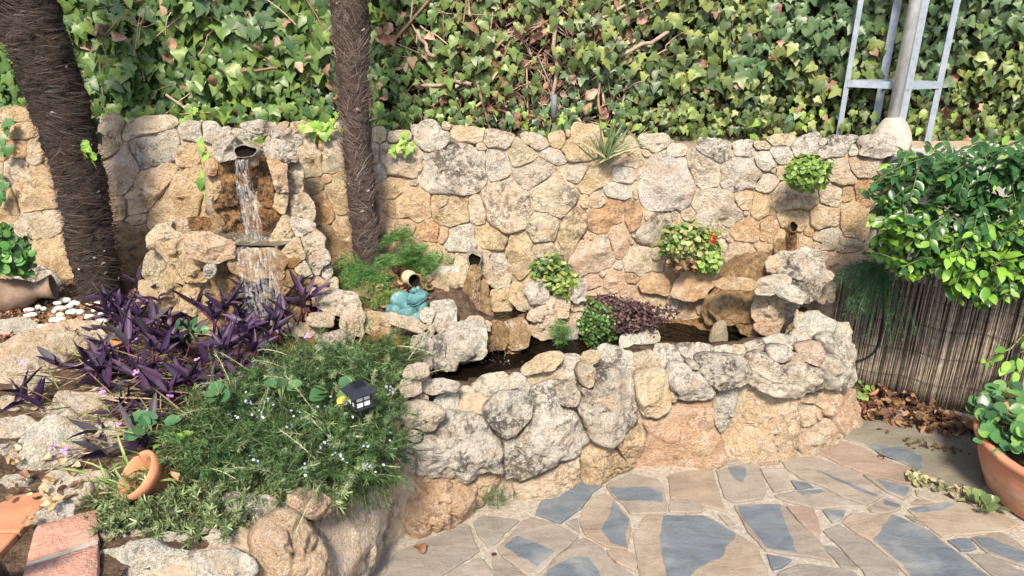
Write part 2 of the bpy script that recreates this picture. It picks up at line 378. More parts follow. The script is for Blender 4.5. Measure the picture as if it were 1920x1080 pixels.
# ---------------------------------------------------------------- back retaining wall
wall = thing('stone_wall', 'long cream limestone rubble wall with mortar joints below the ivy', 'wall', (0, 3.0, 0))
X0, X1 = -3.4, 1.50
g = []; zz = np.linspace(-.1, 1.02, 40); xx = np.linspace(X0, X1, 140)
V = []; F = []
for i, z in enumerate(zz):
    for x in xx:
        top = .985 + .03 * (x < -0.3) * min(1, (-.3 - x)); zc = min(z, top) if i < len(zz) - 1 else top
        V.append((x, wall_y(x, zc) + .008 * float(0), zc))
V = np.array(V); V[:, 1] += .009 + .007 * fbm(V * 9, 2)
nx = len(xx)
for i in range(len(zz) - 1):
    for j in range(nx - 1): F.append((i * nx + j, i * nx + j + 1, (i + 1) * nx + j + 1, (i + 1) * nx + j))
b = len(V); topi = (len(zz) - 1) * nx
Vb = V[topi:topi + nx] + np.array([0, .34, 0]); Vb2 = Vb.copy(); Vb2[:, 2] = -.1
V = np.concatenate([V, Vb, Vb2])
for j in range(nx - 1): F.append((topi + j, topi + j + 1, b + j + 1, b + j)); F.append((b + j, b + j + 1, b + nx + j + 1, b + nx + j))
for e in (0, nx - 1): F.append(tuple([i * nx + e for i in range(len(zz))] + [b + e, b + nx + e]))
link('mortar_core', new_mesh('mortar_core', V - np.array([0, 3.0, 0]), F, [MORTAR]), wall, (0, 3.0, 0))
BACK = '''26 217 28 14 0 T;30 246 32 16 0 T;33 280 18 17 0 O;66 287 14 22 0 C;24 322 26 22 0 TG;6 283 10 18 0 T;66 360 42 42 -30 T;10 390 26 36 0 T;68 425 44 32 -25 C;105 487 50 40 0 T;8 440 20 20 0 T;110 240 30 20 0 T;112 300 22 30 0 T;120 350 20 24 0 T;150 420 26 40 0 C;160 320 20 40 0 T;165 250 16 24 0 T;30 490 32 28 0 T;-40 250 34 26 0 T;-50 320 36 34 0 C;-40 400 36 36 0 TG;-60 480 50 34 0 T;170 490 24 30 0 T;
203 257 27 34 0 TC;272 243 48 16 -15 C;290 280 48 36 -15 G;228 322 32 44 20 GT;360 249 23 18 0 W;353 290 22 26 20 T;283 354 60 34 -45 TP;336 370 68 40 -40 T;217 393 20 26 30 T;257 412 20 11 -20 T;250 474 40 54 0 B+;393 248 18 17 0 W;396 315 12 16 0 O;
558 261 15 13 0 W;581 298 26 38 10 C;594 252 9 9 0 T;624 290 22 36 0 C;602 272 8 14 0 T;585 350 20 18 -10 Y;615 335 11 10 0 T;635 363 24 40 10 Y;603 389 30 32 30 O;644 433 22 26 0 T;625 455 42 24 40 B;533 240 12 10 0 C;560 240 20 10 0 T;642 243 16 14 0 C;672 290 18 34 0 C;678 390 20 40 0 T;676 250 16 18 0 C;690 460 20 26 0 T;500 300 40 50 0 T;480 380 50 50 0 T;540 360 26 30 0 T;600 500 36 20 0 B;660 500 30 20 0 B;420 380 40 40 0 T;
712 255 12 14 0 C;750 257 22 11 0 C;721 278 8 12 0 C;757 302 40 34 0 C+;704 287 7 20 0 W;712 324 15 18 30 W;811 262 34 26 20 W;836 237 8 8 0 C;878 254 30 14 5 TC;850 316 62 50 0 W+;902 275 10 9 0 C;931 308 23 30 5 W;934 264 28 16 10 CG;980 288 28 24 20 C;740 350 27 21 -10 T;775 343 9 6 0 C;775 384 34 30 10 T;732 391 10 17 -8 T;826 380 20 16 0 TC;850 396 34 28 -20 Y+;896 395 18 28 -15 TG;948 388 46 48 0 C+;762 424 17 15 0 P;803 434 22 19 0 O;832 439 11 15 0 T;868 446 31 24 0 W;918 446 34 22 25 Y+;974 472 25 36 10 Y;935 492 19 19 0 W;912 477 9 8 0 C;847 488 9 12 0 C;897 475 10 8 0 C;910 502 12 24 0 CT;864 502 24 30 -70 C;
720 430 18 26 0 T;730 470 30 22 0 T;790 475 30 22 0 T;740 510 40 20 0 T;
1003 268 24 14 15 CG;1047 264 16 15 -20 Y;1066 252 6 9 0 Y;1088 270 36 28 -30 Y;1158 262 14 6 0 C;1175 288 38 26 25 C;1037 293 25 15 20 W;1005 325 38 26 -25 CG;1076 327 28 21 0 CG;1113 337 36 22 -30 Y;1172 327 25 17 0 W;1158 358 30 15 5 WG;1223 270 26 15 0 WC;1210 287 10 9 0 C;1268 284 18 13 0 W;1250 345 56 56 0 GW;1044 365 46 42 -10 C+;1095 378 9 15 0 T;1122 376 17 21 -10 C;1135 406 36 28 -35 O+;1188 405 17 30 -5 O+;1192 364 6 10 0 C;1073 431 50 23 -72 Y+;1017 427 31 30 0 C+;1106 445 14 9 0 T;1160 452 20 34 0 P;1116 476 42 36 -20 PC;1233 425 50 26 -30 GC+;1213 409 6 8 0 C;1195 490 27 32 0 YW;1229 480 9 9 0 C;1234 501 11 11 0 Y;1262 507 17 22 0 O;1159 498 10 9 0 W;1022 467 20 14 0 C;1044 467 8 14 0 C;1184 452 6 8 0 C;1290 470 30 20 0 T;
944 526 16 16 0 C w.05;948 557 14 14 0 C w.06;1112 526 17 15 0 P;1130 513 8 8 0 C;1151 528 22 24 0 TP;1184 520 14 13 0 T+;1120 555 22 14 -30 PC;1180 552 20 18 0 P;1228 533 31 22 0 TO w.03;1298 533 38 32 0 OT w.07;1220 568 26 19 10 PC;1262 574 14 12 0 C;1285 582 17 16 0 P;1313 572 12 14 0 P;1248 592 19 7 0 C;1150 565 18 14 0 C;1190 590 22 14 0 P;1296 493 22 16 0 T w.05;1340 560 16 20 0 B;1200 610 40 14 0 B;1300 612 40 14 0 Bw;
1343 285 33 20 10 W+;1319 318 38 30 50 CG+;1388 326 40 34 -10 G;1395 281 21 15 0 W;1434 303 21 20 0 W+;1427 274 16 8 0 C;1465 264 21 11 0 C;1465 290 22 16 0 W;1512 276 28 18 -15 W;1542 268 12 8 0 W;1567 277 36 18 -10 W+;1600 280 12 12 0 W;1637 276 32 18 -5 W w.02;1575 322 30 25 15 TG;1614 314 28 20 0 TG;1436 344 22 18 -40 WC;1450 320 6 6 0 C;1465 324 11 12 0 C;1515 312 30 18 0 T;1347 390 52 36 20 CG;1395 375 22 22 0 CT;1427 387 22 28 -15 T+;1490 370 44 27 -5 TC;1525 346 12 8 0 C;1556 366 22 22 20 C;1590 364 12 15 0 T;1620 361 17 23 0 O+;1545 407 28 25 15 CY;1599 415 22 37 0 T;1490 408 28 20 0 Y;1441 427 17 26 -5 OT;1395 431 28 22 -15 OT;1291 401 16 12 0 C;1264 408 10 16 0 C;1398 400 6 6 0 C;1347 431 22 15 40 C;1366 448 7 7 0 C;1352 461 11 17 0 W;1386 483 26 32 0 CP;1408 479 14 16 0 P;1350 505 10 16 0 C;1430 464 16 10 0 T;1517 435 9 9 0 O;1550 446 28 20 -30 CG;1532 459 14 9 0 C;1545 474 6 5 0 C;1593 459 20 15 0 C;1558 487 12 13 0 P;1464 448 14 16 0 T;1512 458 14 16 0 T;1480 452 12 22 0 Bw;1600 500 30 26 0 T;1560 530 30 24 0 T;1440 500 18 18 0 Bw;1330 500 12 14 0 C'''
random.seed(5)
for gi in range(7):
    for gj in range(5): BACK += ';%d %d %d %d %d %s' % (-125 - gi * 66 + random.randint(-10, 10) + (gj % 2) * 28, 250 + gj * 62 + random.randint(-10, 10), random.randint(30, 44), random.randint(24, 36), random.randint(-30, 30), random.choice(['C', 'T', 'Y', 'GW', 'W', 'TC']))
lay(wall, BACK.replace('\n', ''), 'w0', df=.026, db=.03, smax=1.5, gap=1.5, rough=1.3, rings=11, K=44, flat=5.0)  # brown stone right of the left palm has the trunk's shadow in its colour
# spout openings in the wall
def spout(name, label, px, py, rx, ry, C, n, mat=STONE, colr=(.5, .38, .24), parent=None):
    s = thing(name, label, 'water spout', C) if parent is None else parent
    R = rot_to(n); k = FPX / (ray(px, py) @ np.array([0, 1, 0]) * 0 + (C - CAM) @ FW); a, bb = rx / k, ry / k
    mb = MB(); pr = [(1.36, -.05), (1.27, -.016), (1.16, -.002), (1.06, .003), (1.0, .0), (.95, -.008), (.92, -.012)]; K = 26; Vs = []
    for r, z in pr:
        for j in range(K):
            th = 2 * math.pi * j / K; w_ = 1 + .08 * math.sin(3 * th + 1) + .05 * math.sin(5 * th)
            Vs.append((a * (r * w_ if r < 1.2 else r), bb * (r * w_ if r < 1.2 else r), z, th))
    Vs = np.array(Vs); P = np.stack([Vs[:, 0] * np.cos(Vs[:, 3]), Vs[:, 1] * np.sin(Vs[:, 3]), Vs[:, 2]], 1) @ R.T
    P = P + fbm((P + C) * 22, 5)[:, None] * .004
    Fq = [(i * K + j, i * K + (j + 1) % K, (i + 1) * K + (j + 1) % K, (i + 1) * K + j) for i in range(len(pr) - 1) for j in range(K)]
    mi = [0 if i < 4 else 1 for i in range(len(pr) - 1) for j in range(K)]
    Fq.append(tuple(range((len(pr) - 1) * K, len(pr) * K))); mi.append(1)  # shallow cap painted dark to stand for the depth of the hole
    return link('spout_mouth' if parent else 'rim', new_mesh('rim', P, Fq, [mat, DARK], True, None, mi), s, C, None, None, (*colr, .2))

# ---------------------------------------------------------------- front pond wall
pw = thing('pond_wall', 'low curved pond wall of big rounded boulders in front of the dark water', 'wall', (.4, 2.2, 0))
def ribbon(lineA, lineB, prof, name, mat, parent=None, loc=(0, 0, 0), **kw):
    # prof: (mix between the lines, z) per row
    rows = [np.column_stack([lineA * (1 - m_) + lineB * m_, np.full(len(lineA), z_)]) for m_, z_ in prof]; n_ = len(lineA)
    V = np.concatenate(rows); V[:, :2] += .012 * np.stack([fbm(V * 8, 1), fbm(V * 8, 2)], 1); V[:, 2] += .008 * fbm(V * 10, 3)
    F = [(i * n_ + j, i * n_ + j + 1, (i + 1) * n_ + j + 1, (i + 1) * n_ + j) for i in range(len(rows) - 1) for j in range(n_ - 1)]
    return link(name, new_mesh(name, V - np.array(loc), F, [mat]), parent, loc, **kw)
ribbon(offset_line(FRONT, .03), offset_line(FRONT, .23), [(0, -.08), (0, 0), (.02, .1), (.05, .2), (.1, .3), (.22, .36), (.5, .375), (.78, .36), (.95, .3), (1, .2), (1, .02)], 'mortar_core', MORTAR, pw)
FACE = '''794 786 26 24 0 GC;777 816 15 14 0 G;960 782 42 32 -30 G+;1065 743 22 20 0 GC+;1101 708 12 20 0 C;854 845 88 50 0 GW+;1012 818 82 62 -40 GW+;1139 764 58 50 20 G+;816 941 80 55 0 PO;908 902 24 30 0 PT;715 910 18 32 0 PO;734 955 12 14 0 P;1020 902 80 26 -28 CP;1128 863 46 30 -10 T+;1178 826 27 38 20 T+;1273 815 72 66 0 OP;1223 746 30 38 0 YC;1291 719 34 29 0 WG+;1355 697 46 24 0 G+;1300 686 9 7 0 W;1358 763 46 24 -70 G+;1425 787 80 66 10 CT;1512 775 18 34 0 C;1473 706 68 38 0 GC+;1463 668 20 14 0 GW;1524 668 24 18 0 GP;1562 690 26 42 0 WG+;1518 747 23 12 0 TC;1552 755 22 24 0 PT;1528 774 9 15 0 T;1527 817 40 32 -30 PC;1575 780 22 44 0 P;1260 742 8 12 0 C;945 925 20 20 0 PG;549 1035 52 54 0 PT;665 1010 76 80 60 PG+;590 950 26 22 0 P;760 860 20 20 0 G;585 1150 70 60 10 CT;450 1175 70 50 0 G;680 1170 50 44 0 P;330 1230 80 60 0 T;470 1290 70 60 0 C'''
lay(pw, FACE.replace('\n', ''), 'f', df=.052, db=.04, smax=1.6, gap=1.2, rings=17, K=76, rough=1.5, flat=4.0)
RIM = '''780 697 22 15 -15 WP;770 726 19 16 0 WP;825 726 34 14 0 W;836 760 24 28 20 W;881 763 24 36 -15 WY;789 751 14 12 0 C+;926 739 40 36 -20 CW+;977 720 24 14 45 W;1018 684 36 17 -22 CY;1017 719 31 27 0 YC;1070 697 24 30 20 W;1109 673 20 14 -10 Y;1150 697 46 40 28 W+;1207 681 24 21 0 C;1260 672 34 22 25 W;1301 661 38 16 0 W+;1355 664 19 15 0 W;1386 663 17 16 0 C;1417 658 26 18 -10 W+;1447 657 9 8 0 W;1473 642 38 13 3 W;1515 638 30 14 30 CW;1541 620 44 24 25 W;1577 626 19 21 0 CW'''
lay(pw, RIM.replace('\n', ''), 'r', df=.036, db=.065, smax=1.24, gap=.3, rings=13, K=56, rough=1.6)
TOPL = '''215 1010 30 20 10 G;262 1000 26 16 0 W;300 975 30 16 -10 CT;350 975 28 18 0 G;380 1000 20 12 0 W;283 1052 92 46 0 W;411 1062 66 34 0 W;336 1015 46 17 8 CW;402 1014 32 21 0 W;461 965 76 38 0 W+;242 972 28 20 0 C'''
lay(pw, TOPL, 'z.37', df=.05, db=.08, smax=1.15, gap=1, rings=15, K=64, rough=1.5)

# ---------------------------------------------------------------- ground, bed and pools
def in_poly(P, poly):
    x, y = P[:, 0], P[:, 1]; ins = np.zeros(len(P), bool); n_ = len(poly)
    for i in range(n_):
        x1, y1 = poly[i]; x2, y2 = poly[(i + 1) % n_]
        c_ = ((y1 > y) != (y2 > y)) & (x < (x2 - x1) * (y - y1) / (y2 - y1 + 1e-12) + x1); ins ^= c_
    return ins
inner = offset_line(FRONT, .22)
sel = [p for p in inner if p[0] > -.3 and p[1] > 1.9]
POND = np.array(sel + [(1.12, 2.84), (.95, 2.90), (.55, 2.94), (.42, 2.90), (.28, 2.82), (.12, 2.74), (.0, 2.66), (-.16, 2.58), (-.31, 2.46), (-.36, 2.25)])
LPOOL = np.array([on_z(x, y, .38)[:2] for x, y in ((560, 610), (640, 600), (700, 612), (770, 640), (790, 665), (700, 690), (560, 690), (500, 650))])
MPOOL = np.array([on_z(x, y, .37)[:2] for x, y in ((850, 575), (900, 600), (960, 600), (1010, 585), (1000, 562), (850, 555))])
BED = np.array(list(offset_line(FRONT, .12)) + [(1.4, 3.1), (-3.4, 3.3), (-3.4, .9)])
gx = np.arange(-3.4, 1.42, .025); gy = np.arange(.9, 3.22, .025); GX, GY = np.meshgrid(gx, gy); P2 = np.stack([GX.ravel(), GY.ravel()], 1)
ins = in_poly(P2, BED)
def bed_z(P):
    P = np.asarray(P, float).reshape(-1, 2); P3 = np.column_stack([P, np.zeros(len(P))])
    z = .385 + .014 * fbm(P3 * 7, 6); rz = np.clip((P[:, 1] - 2.5) / .2, 0, 1) * np.clip((P[:, 0] + .85) / .1, 0, 1) * np.clip((-.05 - P[:, 0]) / .15, 0, 1)
    z = z + rz * .10
    z = z + .03 * np.clip((-1.2 - P[:, 0]) / .3, 0, 1)
    z[in_poly(P, POND)] = .06; z[in_poly(P, LPOOL)] = .33; z[in_poly(P, MPOOL)] = .31
    return z
Z = bed_z(P2); nxg = len(gx); idx = ins.reshape(GX.shape); F = []
for i in range(len(gy) - 1):
    for j in range(nxg - 1):
        if idx[i, j] and idx[i, j + 1] and idx[i + 1, j] and idx[i + 1, j + 1]: a = i * nxg + j; F.append((a, a + 1, a + nxg + 1, a + nxg))
link('soil', new_mesh('soil', np.column_stack([P2, Z]), F, [SOIL]), kind='structure')
def water_mat(name, c1, c2, amp, sc_, spec=.5):
    m, t, p, o = M(name); co, oi = coords(t, False); t.links.new(mix(t, ramp(t, noise(t, co, 9, 4), .35, .65), c1, c2), p.inputs['Base Color'])
    p.inputs['Roughness'].default_value = .06; p.inputs['Specular IOR Level'].default_value = spec; p.inputs['IOR'].default_value = 1.24
    bump(t, p, noise(t, co, sc_, 3, .6, .8), amp, 1.0); return m
WATER = water_mat('pond_water', (.004, .003, .002), (.012, .008, .005), .022, 26, .2)
BOWLW = water_mat('bowl_water', (.06, .055, .04), (.14, .125, .09), .012, 30)
MURK = water_mat('murky_water', (.09, .05, .018), (.20, .12, .04), .01, 22)
def sheet(poly, z, name, mat, kind='structure', label=None):
    V = [(p[0], p[1], 0) for p in poly]; c = np.mean(poly, axis=0); return link(name, new_mesh(name, [(v[0] - c[0], v[1] - c[1], 0) for v in V], [tuple(range(len(V)))], [mat], False), None, (c[0], c[1], z), label, kind)
grow = lambda poly, f: (poly - poly.mean(0)) * f + poly.mean(0)
sheet(grow(POND, 1.04), .285, 'pond_water', WATER); sheet(grow(LPOOL, 1.08), .382, 'pool_water', MURK); sheet(grow(MPOOL, 1.1), .372, 'basin_water', WATER)

# ---------------------------------------------------------------- paving
gr = 60.0
link('ground', new_mesh('ground', [(-gr, -gr, -.004), (gr, -gr, -.004), (gr, gr, -.004), (-gr, gr, -.004)], [(0, 1, 2, 3)], [SOIL], False), kind='structure')
pav = link('pavement', new_mesh('pavement', [(-2.2, -.8, 0), (3.6, -.8, 0), (3.6, 3.0, 0), (-2.2, 3.0, 0)], [(0, 1, 2, 3)], [GROUT], False), kind='structure')
def slab_mat(name, cols, streak):
    m, t, p, o = M(name); co, oi = coords(t)
    mp = nd(t, 'ShaderNodeMapping', Rotation=(0, 0, -.5), Scale=(1, 2.6, 1)); t.links.new(co, mp.inputs['Vector'])
    s = noise(t, mp.outputs[0], 5, 7, .62, .8); n1 = noise(t, co, 6, 5, .6); f = noise(t, co, 90, 5, .7)
    c = mix(t, ramp(t, s, .35, .65), cols[0], cols[1]); c = mix(t, ramp(t, n1, .5, .68, 0, .6), c, cols[2])
    if streak: c = mix(t, 1.0, c, oi.outputs['Color'], 'MULTIPLY')
    c = mix(t, ramp(t, noise(t, co, 28, 8, .75), .5, .64, 0, .35), c, (.13, .11, .095)); c = mix(t, ramp(t, f, .56, .68, 0, .4), c, (.08, .07, .06)); c = mix(t, ramp(t, noise(t, co, 3, 4, .6), .52, .72, 0, .3), c, (.5, .46, .4))
    t.links.new(c, p.inputs['Base Color']); p.inputs['Roughness'].default_value = .72; p.inputs['Specular IOR Level'].default_value = .3
    h = mth(t, 'ADD', s, mth(t, 'MULTIPLY', f, .25)); bump(t, p, h, .009, .9); return m
SLAB = slab_mat('brown_flagstone', ((.19, .162, .135), (.27, .232, .193), (.235, .212, .19)), True)
SLATE = slab_mat('blue_slate', ((.085, .105, .128), (.135, .158, .182), (.175, .19, .20)), False)
def rough_edges(P, step=.02, amp=.003, sd=0):
    out = []
    for a, b_ in zip(P, np.roll(P, -1, axis=0)):
        n_ = max(1, int(np.linalg.norm(b_ - a) / step))
        for k in range(n_): out.append(a + (b_ - a) * k / n_)
    out = np.array(out); q = np.column_stack([out, np.full(len(out), sd * 3.1)])
    out = out * .88 + (np.roll(out, 1, 0) + np.roll(out, -1, 0)) * .06
    return out + amp * 1.3 * np.stack([fbm(q * 30, 1), fbm(q * 30, 2)], 1)
NS = [0]
def slab(world, colr=(1, 1, 1), patch=None, full=False):
    NS[0] += 1; P = rough_edges(np.array(world), sd=NS[0]); area = .5 * np.sum(P[:, 0] * np.roll(P[:, 1], -1) - P[:, 1] * np.roll(P[:, 0], -1))
    if area < 0: P = P[::-1]
    c = P.mean(0); n_ = len(P); q = P - c; rr_ = np.linalg.norm(q, axis=1)[:, None]; q = q * (1 + np.minimum(.0035 / np.maximum(rr_, .01), .06)); t_ = np.roll(q, -1, 0) - np.roll(q, 1, 0); t_ /= np.linalg.norm(t_, axis=1)[:, None]; nin = np.stack([-t_[:, 1], t_[:, 0]], 1)
    h = .0065 + .003 * random.random()
    V = [np.column_stack([q, np.full(n_, -.002)]), np.column_stack([q + nin * .001, np.full(n_, h - .002)]), np.column_stack([q + nin * .0045, np.full(n_, h)])]
    F = [(i * n_ + k, i * n_ + (k + 1) % n_, (i + 1) * n_ + (k + 1) % n_, (i + 1) * n_ + k) for i in range(2) for k in range(n_)] + [tuple(range(2 * n_, 3 * n_))]
    fm = [1 if full else 0] * len(F)
    if patch is not None:
        Q = rough_edges(np.array(patch), .014, .004, NS[0] + 50) - c; a2 = .5 * np.sum(Q[:, 0] * np.roll(Q[:, 1], -1) - Q[:, 1] * np.roll(Q[:, 0], -1))
        if a2 < 0: Q = Q[::-1]
        o_ = 3 * n_; m_ = len(Q); V += [np.column_stack([Q, np.full(m_, h - .001)]), np.column_stack([Q * .996 + Q.mean(0) * .004, np.full(m_, h + .0012)])]
        F += [(o_ + k, o_ + (k + 1) % m_, o_ + m_ + (k + 1) % m_, o_ + m_ + k) for k in range(m_)] + [tuple(range(o_ + m_, o_ + 2 * m_))]; fm += [1] * (m_ + 1)
    v = random.uniform(.9, 1.08)
    link('paving_stone', new_mesh('paving_stone', np.concatenate(V), F, [SLAB, SLATE], False, None, fm), pav, (c[0], c[1], 0), None, None, (colr[0] * v, colr[1] * v, colr[2] * v))
KA = lambda s: [(700 + float(a.split(',')[0]) / 3.097, 840 + float(a.split(',')[1]) / 3.097) for a in s.split()]
KB = lambda s: [(1300 + float(a.split(',')[0]) / 3.097, 760 + float(a.split(',')[1]) / 3.097) for a in s.split()]
br = (1.0, 1.0, 1.0); gy_ = (.86, .9, .94); ta = (1.08, 1.0, .9); dk = (.6, .5, .48); pk = (1.1, .95, .92); gn = (.72, .78, .74)  # gn: grey-green cement slab, with the shade by the reed screen put in
SL = [('A', '985,300 1075,240 1265,180 1330,215 1240,310 1180,380 1090,445 945,390', br, None, 1),
('A', '1345,220 1500,160 1650,190 1685,245 1705,380 1500,390 1440,320 1400,290', br, '1360,238 1560,237 1675,262 1682,328 1440,315 1402,282', 0),
('A', '1340,275 1390,300 1430,350 1480,410 1495,470 1475,600 1340,575 1225,500 1200,430 1215,370 1260,310', ta, '1395,315 1430,370 1485,430 1465,585 1370,560 1335,480 1375,390', 0),
('A', '1115,445 1185,415 1205,500', gy_, None, 0),
('A', '865,430 920,415 1090,465 1190,525 1050,640 950,743 900,743 760,640 720,590 800,510', br, '830,515 900,545 1055,612 945,700 870,650 752,580', 0),
('A', '1220,530 1330,590 1400,690 1500,743 1560,900 980,900 990,743 1060,660 1140,590', br, '1060,690 1140,650 1250,650 1310,743 1330,890 1000,890 1000,745', 0),
('A', '1350,605 1490,610 1535,670 1525,725 1440,690 1380,640', ta, None, 0),
('A', '1590,400 1920,402 2118,512 2205,565 2292,718 2292,880 1565,880 1525,590 1505,500', ta, '1680,405 1920,404 2110,512 2020,640 1860,728 1740,870 1700,740 1655,525', 0),
('A', '1712,172 1780,150 1965,130 1998,248 2050,378 1935,340 1735,302', ta, None, 0),
('A', '1722,312 1850,310 1920,350 1895,378 1716,380', br, None, 0),
('A', '124,620 527,450 557,465 610,604 403,743 372,860 0,860 108,650', gy_, None, 0),
('A', '620,640 697,743 710,860 400,860 434,737', br, None, 0),
('A', '582,440 635,400 850,425 697,568 665,575 612,505', gy_, None, 0),
('A', '700,625 760,655 890,755 900,860 790,860 690,680', br, None, 0),
('A', '640,690 790,760 780,860 715,860', gy_, None, 0),
('B', '135,385 190,370 370,340 420,490 400,545 230,570 180,540', br, '195,372 295,365 303,420 280,458 240,440', 0),
('B', '65,345 145,335 155,370 80,375', dk, None, 0),
('B', '385,370 530,380 560,440 565,488 460,510 430,440', br, None, 0),
('B', '568,442 640,448 700,482 600,492', br, None, 1),
('B', '470,530 590,507 760,495 850,540 960,580 1005,593 720,606 640,588 540,568', br, '600,512 740,499 757,515 640,538', 0),
('B', '500,310 700,310 950,400 1110,525 1000,588 860,538 740,470 620,430 540,370', br, '700,380 920,470 1070,538 1040,545 830,450', 0),
('B', '860,220 960,240 1060,300 1230,360 1330,430 1250,465 980,398 840,340 740,290', pk, None, 0),
('B', '890,60 1100,80 1500,160 1660,280 1680,520 1540,530 1330,410 1240,350 1130,300 1000,235 880,200', gn, '1000,230 1250,260 1330,310 1325,398 1240,345 1080,290', 0),
('B', '985,410 1260,480 1270,520 1220,548 1130,518', br, '1060,440 1255,487 1258,520 1215,543 1130,510', 0),
('B', '1010,600 1130,545 1200,585 1195,615 1090,638 1040,625', br, '1110,560 1190,588 1185,610 1110,590', 0),
('B', '240,590 520,585 600,680 760,830 810,910 620,880 420,850 300,710', br, '250,594 505,589 545,740 610,870 430,846 308,710', 0),
('B', '535,592 700,612 732,690 722,795 610,670', pk, None, 0),
('B', '430,870 570,905 520,950 460,960', br, None, 1), ('B', '750,615 880,615 860,670 800,685', gy_, None, 1),
('B', '760,740 840,700 1010,800 1180,930 1200,1160 1100,1160 980,960 850,830', gy_, None, 0),
('B', '750,820 840,832 950,940 960,955 850,942', gy_, None, 0),
('B', '860,690 920,632 1080,652 1150,640 1350,722 1450,800 1700,990 1790,1060 1860,1180 1420,1180 1180,925 1030,800', ta, '1150,646 1350,730 1448,806 1690,996 1780,1066 1840,1170 1430,1170 1190,920 1035,797', 0),
('B', '1240,610 1400,580 1540,570 1680,590 1900,700 1800,735 1440,768 1350,700', ta, '1250,613 1400,586 1540,576 1450,615 1290,632', 0),
('B', '1480,790 1590,780 1640,840 1550,855', br, None, 1),
('B', '1610,775 1780,747 1940,845 2050,950 1990,965 1850,920 1730,880', br, '1618,779 1700,777 1920,862 2030,950 1840,908 1720,860', 0),
('B', '1590,870 1720,870 1860,950 2040,1020 2060,1180 1960,1180 1820,1060 1700,960', gy_, None, 0),
('B', '1290,542 1395,577 1262,575', br, None, 0), ('B', '1225,640 1300,660 1340,708 1280,682', gy_, None, 0),
('B', '500,985 600,925 850,955 940,985 1010,1170 460,1170', gy_, None, 0), ('B', '140,640 190,645 262,715 200,706', br, None, 0),
('B', '1285,495 1540,545 1400,573 1300,532', br, None, 0), ('B', '-60,580 60,592 78,610 -40,640', br, None, 0),
('B', '160,322 340,305 350,332 170,350', br, None, 0), ('B', '345,312 480,312 500,345 390,352', pk, None, 0)]
for k_, s_, c_, p_, full_ in SL:
    K_ = KA if k_ == 'A' else KB; slab([on_z(x, y, 0)[:2] for x, y in K_(s_)], c_, [on_z(x, y, 0)[:2] for x, y in K_(p_)] if p_ else None, bool(full_))
# the same paving beyond the picture's lower and right edges
jit = {}
def gp(i, j):
    if (i, j) not in jit: jit[(i, j)] = (random.uniform(-.08, .08), random.uniform(-.08, .08))
    a = jit[(i, j)]; return np.array([-.5 + i * .36 + a[0], -.6 + j * .33 + a[1]])
for i in range(11):
    for j in range(10):
        q = np.array([gp(i, j), gp(i + 1, j), gp(i + 1, j + 1), gp(i, j + 1)]); c_ = q.mean(0); q = c_ + (q - c_) * .9
        d = np.array([c_[0], c_[1], -1.6]); dep = d @ FW; X = 960 + FPX * c_[0] / dep if dep > 0 else -9; Y = 540 - FPX * (d @ UP) / dep if dep > 0 else 9999
        if (Y > 1215) or (X > 2130 and c_[1] < 2.45): slab(q, random.choice([br, gy_, ta]), None, random.random() < .25)
# ---------------------------------------------------------------- waterfall fountain on the left
def blob(c, r, name, mat, parent, seed=0, amp=.03, color=None, label=None, seg=(28, 18)):
    V = []; nu, nv = seg
    for i in range(nv + 1):
        ph = math.pi * i / nv
        for j in range(nu):
            th = 2 * math.pi * j / nu; V.append((r[0] * math.sin(ph) * math.cos(th), r[1] * math.sin(ph) * math.sin(th), r[2] * math.cos(ph)))
    V = np.array(V); d = fbm((V + np.array(c)) * 9, seed, 4); V = V * (1 + amp / min(r) * d[:, None])
    F = [(i * nu + j, (i + 1) * nu + j, (i + 1) * nu + (j + 1) % nu, i * nu + (j + 1) % nu) for i in range(nv) for j in range(nu)]
    return link(name, new_mesh(name, V, F, [mat]), parent, c, label, None, color)
fo = thing('stone_fountain', 'tall rock fountain with dark mouth and waterfall, left of the slim palm', 'fountain', (-1.03, 2.8, .38))
blob((-1.04, 2.86, .44), (.29, .25, .26), 'core', STONE, fo, 3, .03, (.62, .48, .32, .3))
blob((-1.05, 2.99, .80), (.20, .15, .25), 'core', STONE, fo, 4, .03, (.62, .50, .36, .3))
FT = '''427 272 24 30 10 W y2.80;452 252 26 11 0 W y2.80;484 240 30 13 0 G+ y2.86;528 251 24 12 15 G y2.88;526 284 26 24 20 GW+ y2.85;524 330 22 46 -12 TP y2.79;550 335 17 33 0 C y2.88;551 299 8 8 0 C y2.87;528 379 22 24 0 T y2.80;556 388 24 34 -50 GT y2.84;398 315 12 17 0 O y2.86;408 352 18 24 0 Y y2.86;
532 433 26 32 0 Y y2.70;560 424 26 22 45 W y2.70;580 458 24 26 60 WY y2.68;592 490 22 26 10 W y2.66;567 507 22 22 0 WY y2.62;556 470 24 30 20 Y y2.64;612 512 12 15 0 W y2.68;598 543 26 25 0 CT y2.62;624 536 10 15 0 C y2.66;
308 440 34 18 -30 CY y2.60;340 424 30 12 -10 TC y2.66;322 466 28 22 0 Y y2.56;291 507 20 34 0 C y2.60;361 508 28 28 0 TY y2.54;388 466 46 26 8 TP y2.52;312 552 46 50 0 YT y2.56;358 562 36 36 0 Y y2.54;282 580 24 30 0 TC y2.60;392 508 16 14 0 G y2.50;335 600 30 20 0 TY y2.56;400 600 40 26 0 TB y2.54'''
